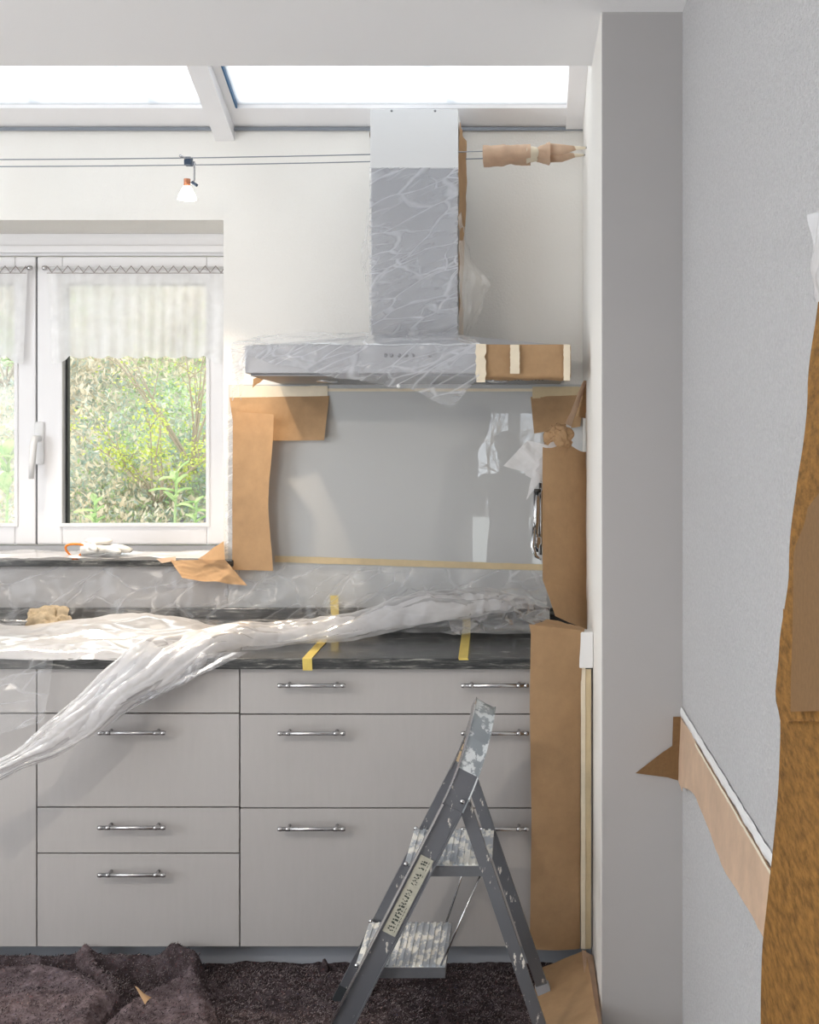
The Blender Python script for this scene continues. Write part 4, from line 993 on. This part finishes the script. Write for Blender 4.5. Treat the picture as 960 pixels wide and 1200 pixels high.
tag(build('kraft_paper', poly_sheet([at(745, 906, YP-.003), at(776, 882, YP-.003), at(788, 874, YP-.003), at(789, 840, YP-.003), at(799.5, 840, YP-.003), at(799.5, 916, YP-.003), at(783, 911, YP-.003)], .0012, (0, -1, 0)), 'kraft_dark'), 'pointed brown paper end stuck on the pier beside the right wall', 'paper')
# amber papers at the right edge
def e1(u, v):
    z = 1.30+(0.02-1.30)*v; ye = interp(1-v, [(0, 2.23), (.43, 2.145), (.87, 1.985), (1, 1.955)])
    return (XW-.012-.010*math.sin(u*3.1), ye+(1.35-ye)*u, z)
tag(build('amber_paper', grid(e1, 40, 50, .003, 3, 75), 'kraft_amber', None, True), 'mottled amber paper covering the lower right wall to the floor', 'paper')
def e2(u, v):
    z = 1.90+(1.13-1.90)*v
    ye = interp(v, [(0, 1.60), (.19, 1.655), (.37, 1.72), (.70, 1.84), (.86, 1.915), (.95, 1.935), (1, 1.90)])
    y_ = ye+(1.35-ye)*u; return (XW-.028-.006*math.sin(u*3.1), y_, z+.215*(1.93-y_)*v)
tag(build('amber_paper', grid(e2, 40, 50, .003, 3, 76), 'kraft_amber', None, True), 'mottled amber paper overhanging above the lower sheet at the right edge', 'paper')
def e3(u, v):
    z = 1.50+(1.150-1.50)*v; ye = interp(v, [(0, 1.58), (.12, 1.66), (.32, 1.735), (1, 1.755)])
    y_ = ye+(1.35-ye)*u; return (XW-.044, y_, z+.215*(1.90-y_)*v)
tag(build('amber_paper', grid(e3, 30, 30, .002, 3, 77), 'kraft_dark', None, True), 'dull brown paper flap on top of the amber paper at the right edge', 'paper')
tag(build('film_scrap', grid(lambda u, v: (XW-.03-.01*u, 1.62+.05*u-.04*v, 1.86-.12*v), 12, 14, .01, 14, 78), 'film_white', None, True), 'bit of clear film above the amber paper at the right edge', 'plastic film')

# ------------------------------------------------------------------ the two people reflected in the glass panel (behind the camera)
def person(loc, h, facing, label, lean=0.0, arms=0.5):
    t = empty('person', loc, label, 'person'); t.rotation_euler = (0, 0, facing)
    J = {'pelvis': (0, 0, .53), 'waist': (0, lean*.12, .62), 'chest': (0, lean*.5*.24, .74), 'neck': (0, lean*.3, .835), 'head0': (0, lean*.36, .87), 'head': (0, lean*.42, .935), 'crown': (0, lean*.42, .975)}
    E = [('pelvis', 'waist'), ('waist', 'chest'), ('chest', 'neck'), ('neck', 'head0'), ('head0', 'head'), ('head', 'crown')]
    R = {'pelvis': (.095, .07), 'waist': (.082, .06), 'chest': (.10, .068), 'neck': (.036, .036), 'head0': (.040, .046), 'head': (.050, .058), 'crown': (.032, .038)}
    for s, n in ((-1, 'l'), (1, 'r')):
        J['sh'+n] = (s*.11, lean*.28, .80); J['el'+n] = (s*.135, lean*.28+.06*arms, .66-.0*arms); J['wr'+n] = (s*.09, lean*.28+.20*arms, .60+.16*arms); J['hd'+n] = (s*.07, lean*.28+.24*arms, .61+.19*arms)
        J['hip'+n] = (s*.055, 0, .49); J['kn'+n] = (s*.06, .012, .27); J['an'+n] = (s*.062, -.005, .04); J['toe'+n] = (s*.068, .085, .018)
        E += [('chest', 'sh'+n), ('sh'+n, 'el'+n), ('el'+n, 'wr'+n), ('wr'+n, 'hd'+n), ('pelvis', 'hip'+n), ('hip'+n, 'kn'+n), ('kn'+n, 'an'+n), ('an'+n, 'toe'+n)]
        R.update({'sh'+n: (.045, .042), 'el'+n: (.030, .030), 'wr'+n: (.018, .018), 'hd'+n: (.022, .014), 'hip'+n: (.058, .058), 'kn'+n: (.036, .036), 'an'+n: (.024, .024), 'toe'+n: (.024, .016)})
    names = list(J); me = bpy.data.meshes.new('body'); me.from_pydata([tuple(Vector(J[k])*h) for k in names], [(names.index(a), names.index(b)) for a, b in E], [])
    o = bpy.data.objects.new('body', me); C.objects.link(o); o.parent = t; me.materials.append(M['person_dark'])
    md = o.modifiers.new('skin', 'SKIN'); md.use_smooth_shade = True
    sv = me.skin_vertices[0].data
    for i, k in enumerate(names): sv[i].radius = (R[k][0]*h, R[k][1]*h); sv[i].use_root = (k == 'pelvis')
    ss = o.modifiers.new('sub', 'SUBSURF'); ss.levels = 2; ss.render_levels = 2
    hc = Vector(J['head'])*h
    bm = B(); bmesh.ops.create_icosphere(bm, subdivisions=3, radius=1)
    for v in bm.verts: v.co = Vector((v.co.x*.056*h, v.co.y*.064*h-.012*h, v.co.z*.055*h+.018*h))+hc
    me2 = bpy.data.meshes.new('hair'); bm.to_mesh(me2); bm.free(); me2.materials.append(M['leaf_dark'])
    for p in me2.polygons: p.use_smooth = True
    ho = bpy.data.objects.new('hair', me2); C.objects.link(ho); ho.parent = t
    for s in (-1, 1):   # fingers
        w0 = Vector(J['hd'+('l' if s < 0 else 'r')])*h
        for q in range(5):
            me3 = bpy.data.meshes.new('finger'); bm = B()
            a = (q-2)*.010 if q else -.028
            tube(bm, [w0+Vector((a, .005, 0)), w0+Vector((a*1.2, .035, .006)), w0+Vector((a*1.2, .06-.004*abs(q-2), -.008))], [.009, .008, .006], 8)
            bm.to_mesh(me3); bm.free(); me3.materials.append(M['person_skin']); f = bpy.data.objects.new('finger', me3); C.objects.link(f); f.parent = t
person((-.09, -.42, 0), 1.66, 0.1, 'person in dark clothes behind the camera, reflected as the nearer silhouette', .25, .7)
person((-.56, -.75, 0), 1.86, -math.pi/2, 'taller person in dark clothes, reflected left of the nearer silhouette', .3, .05)
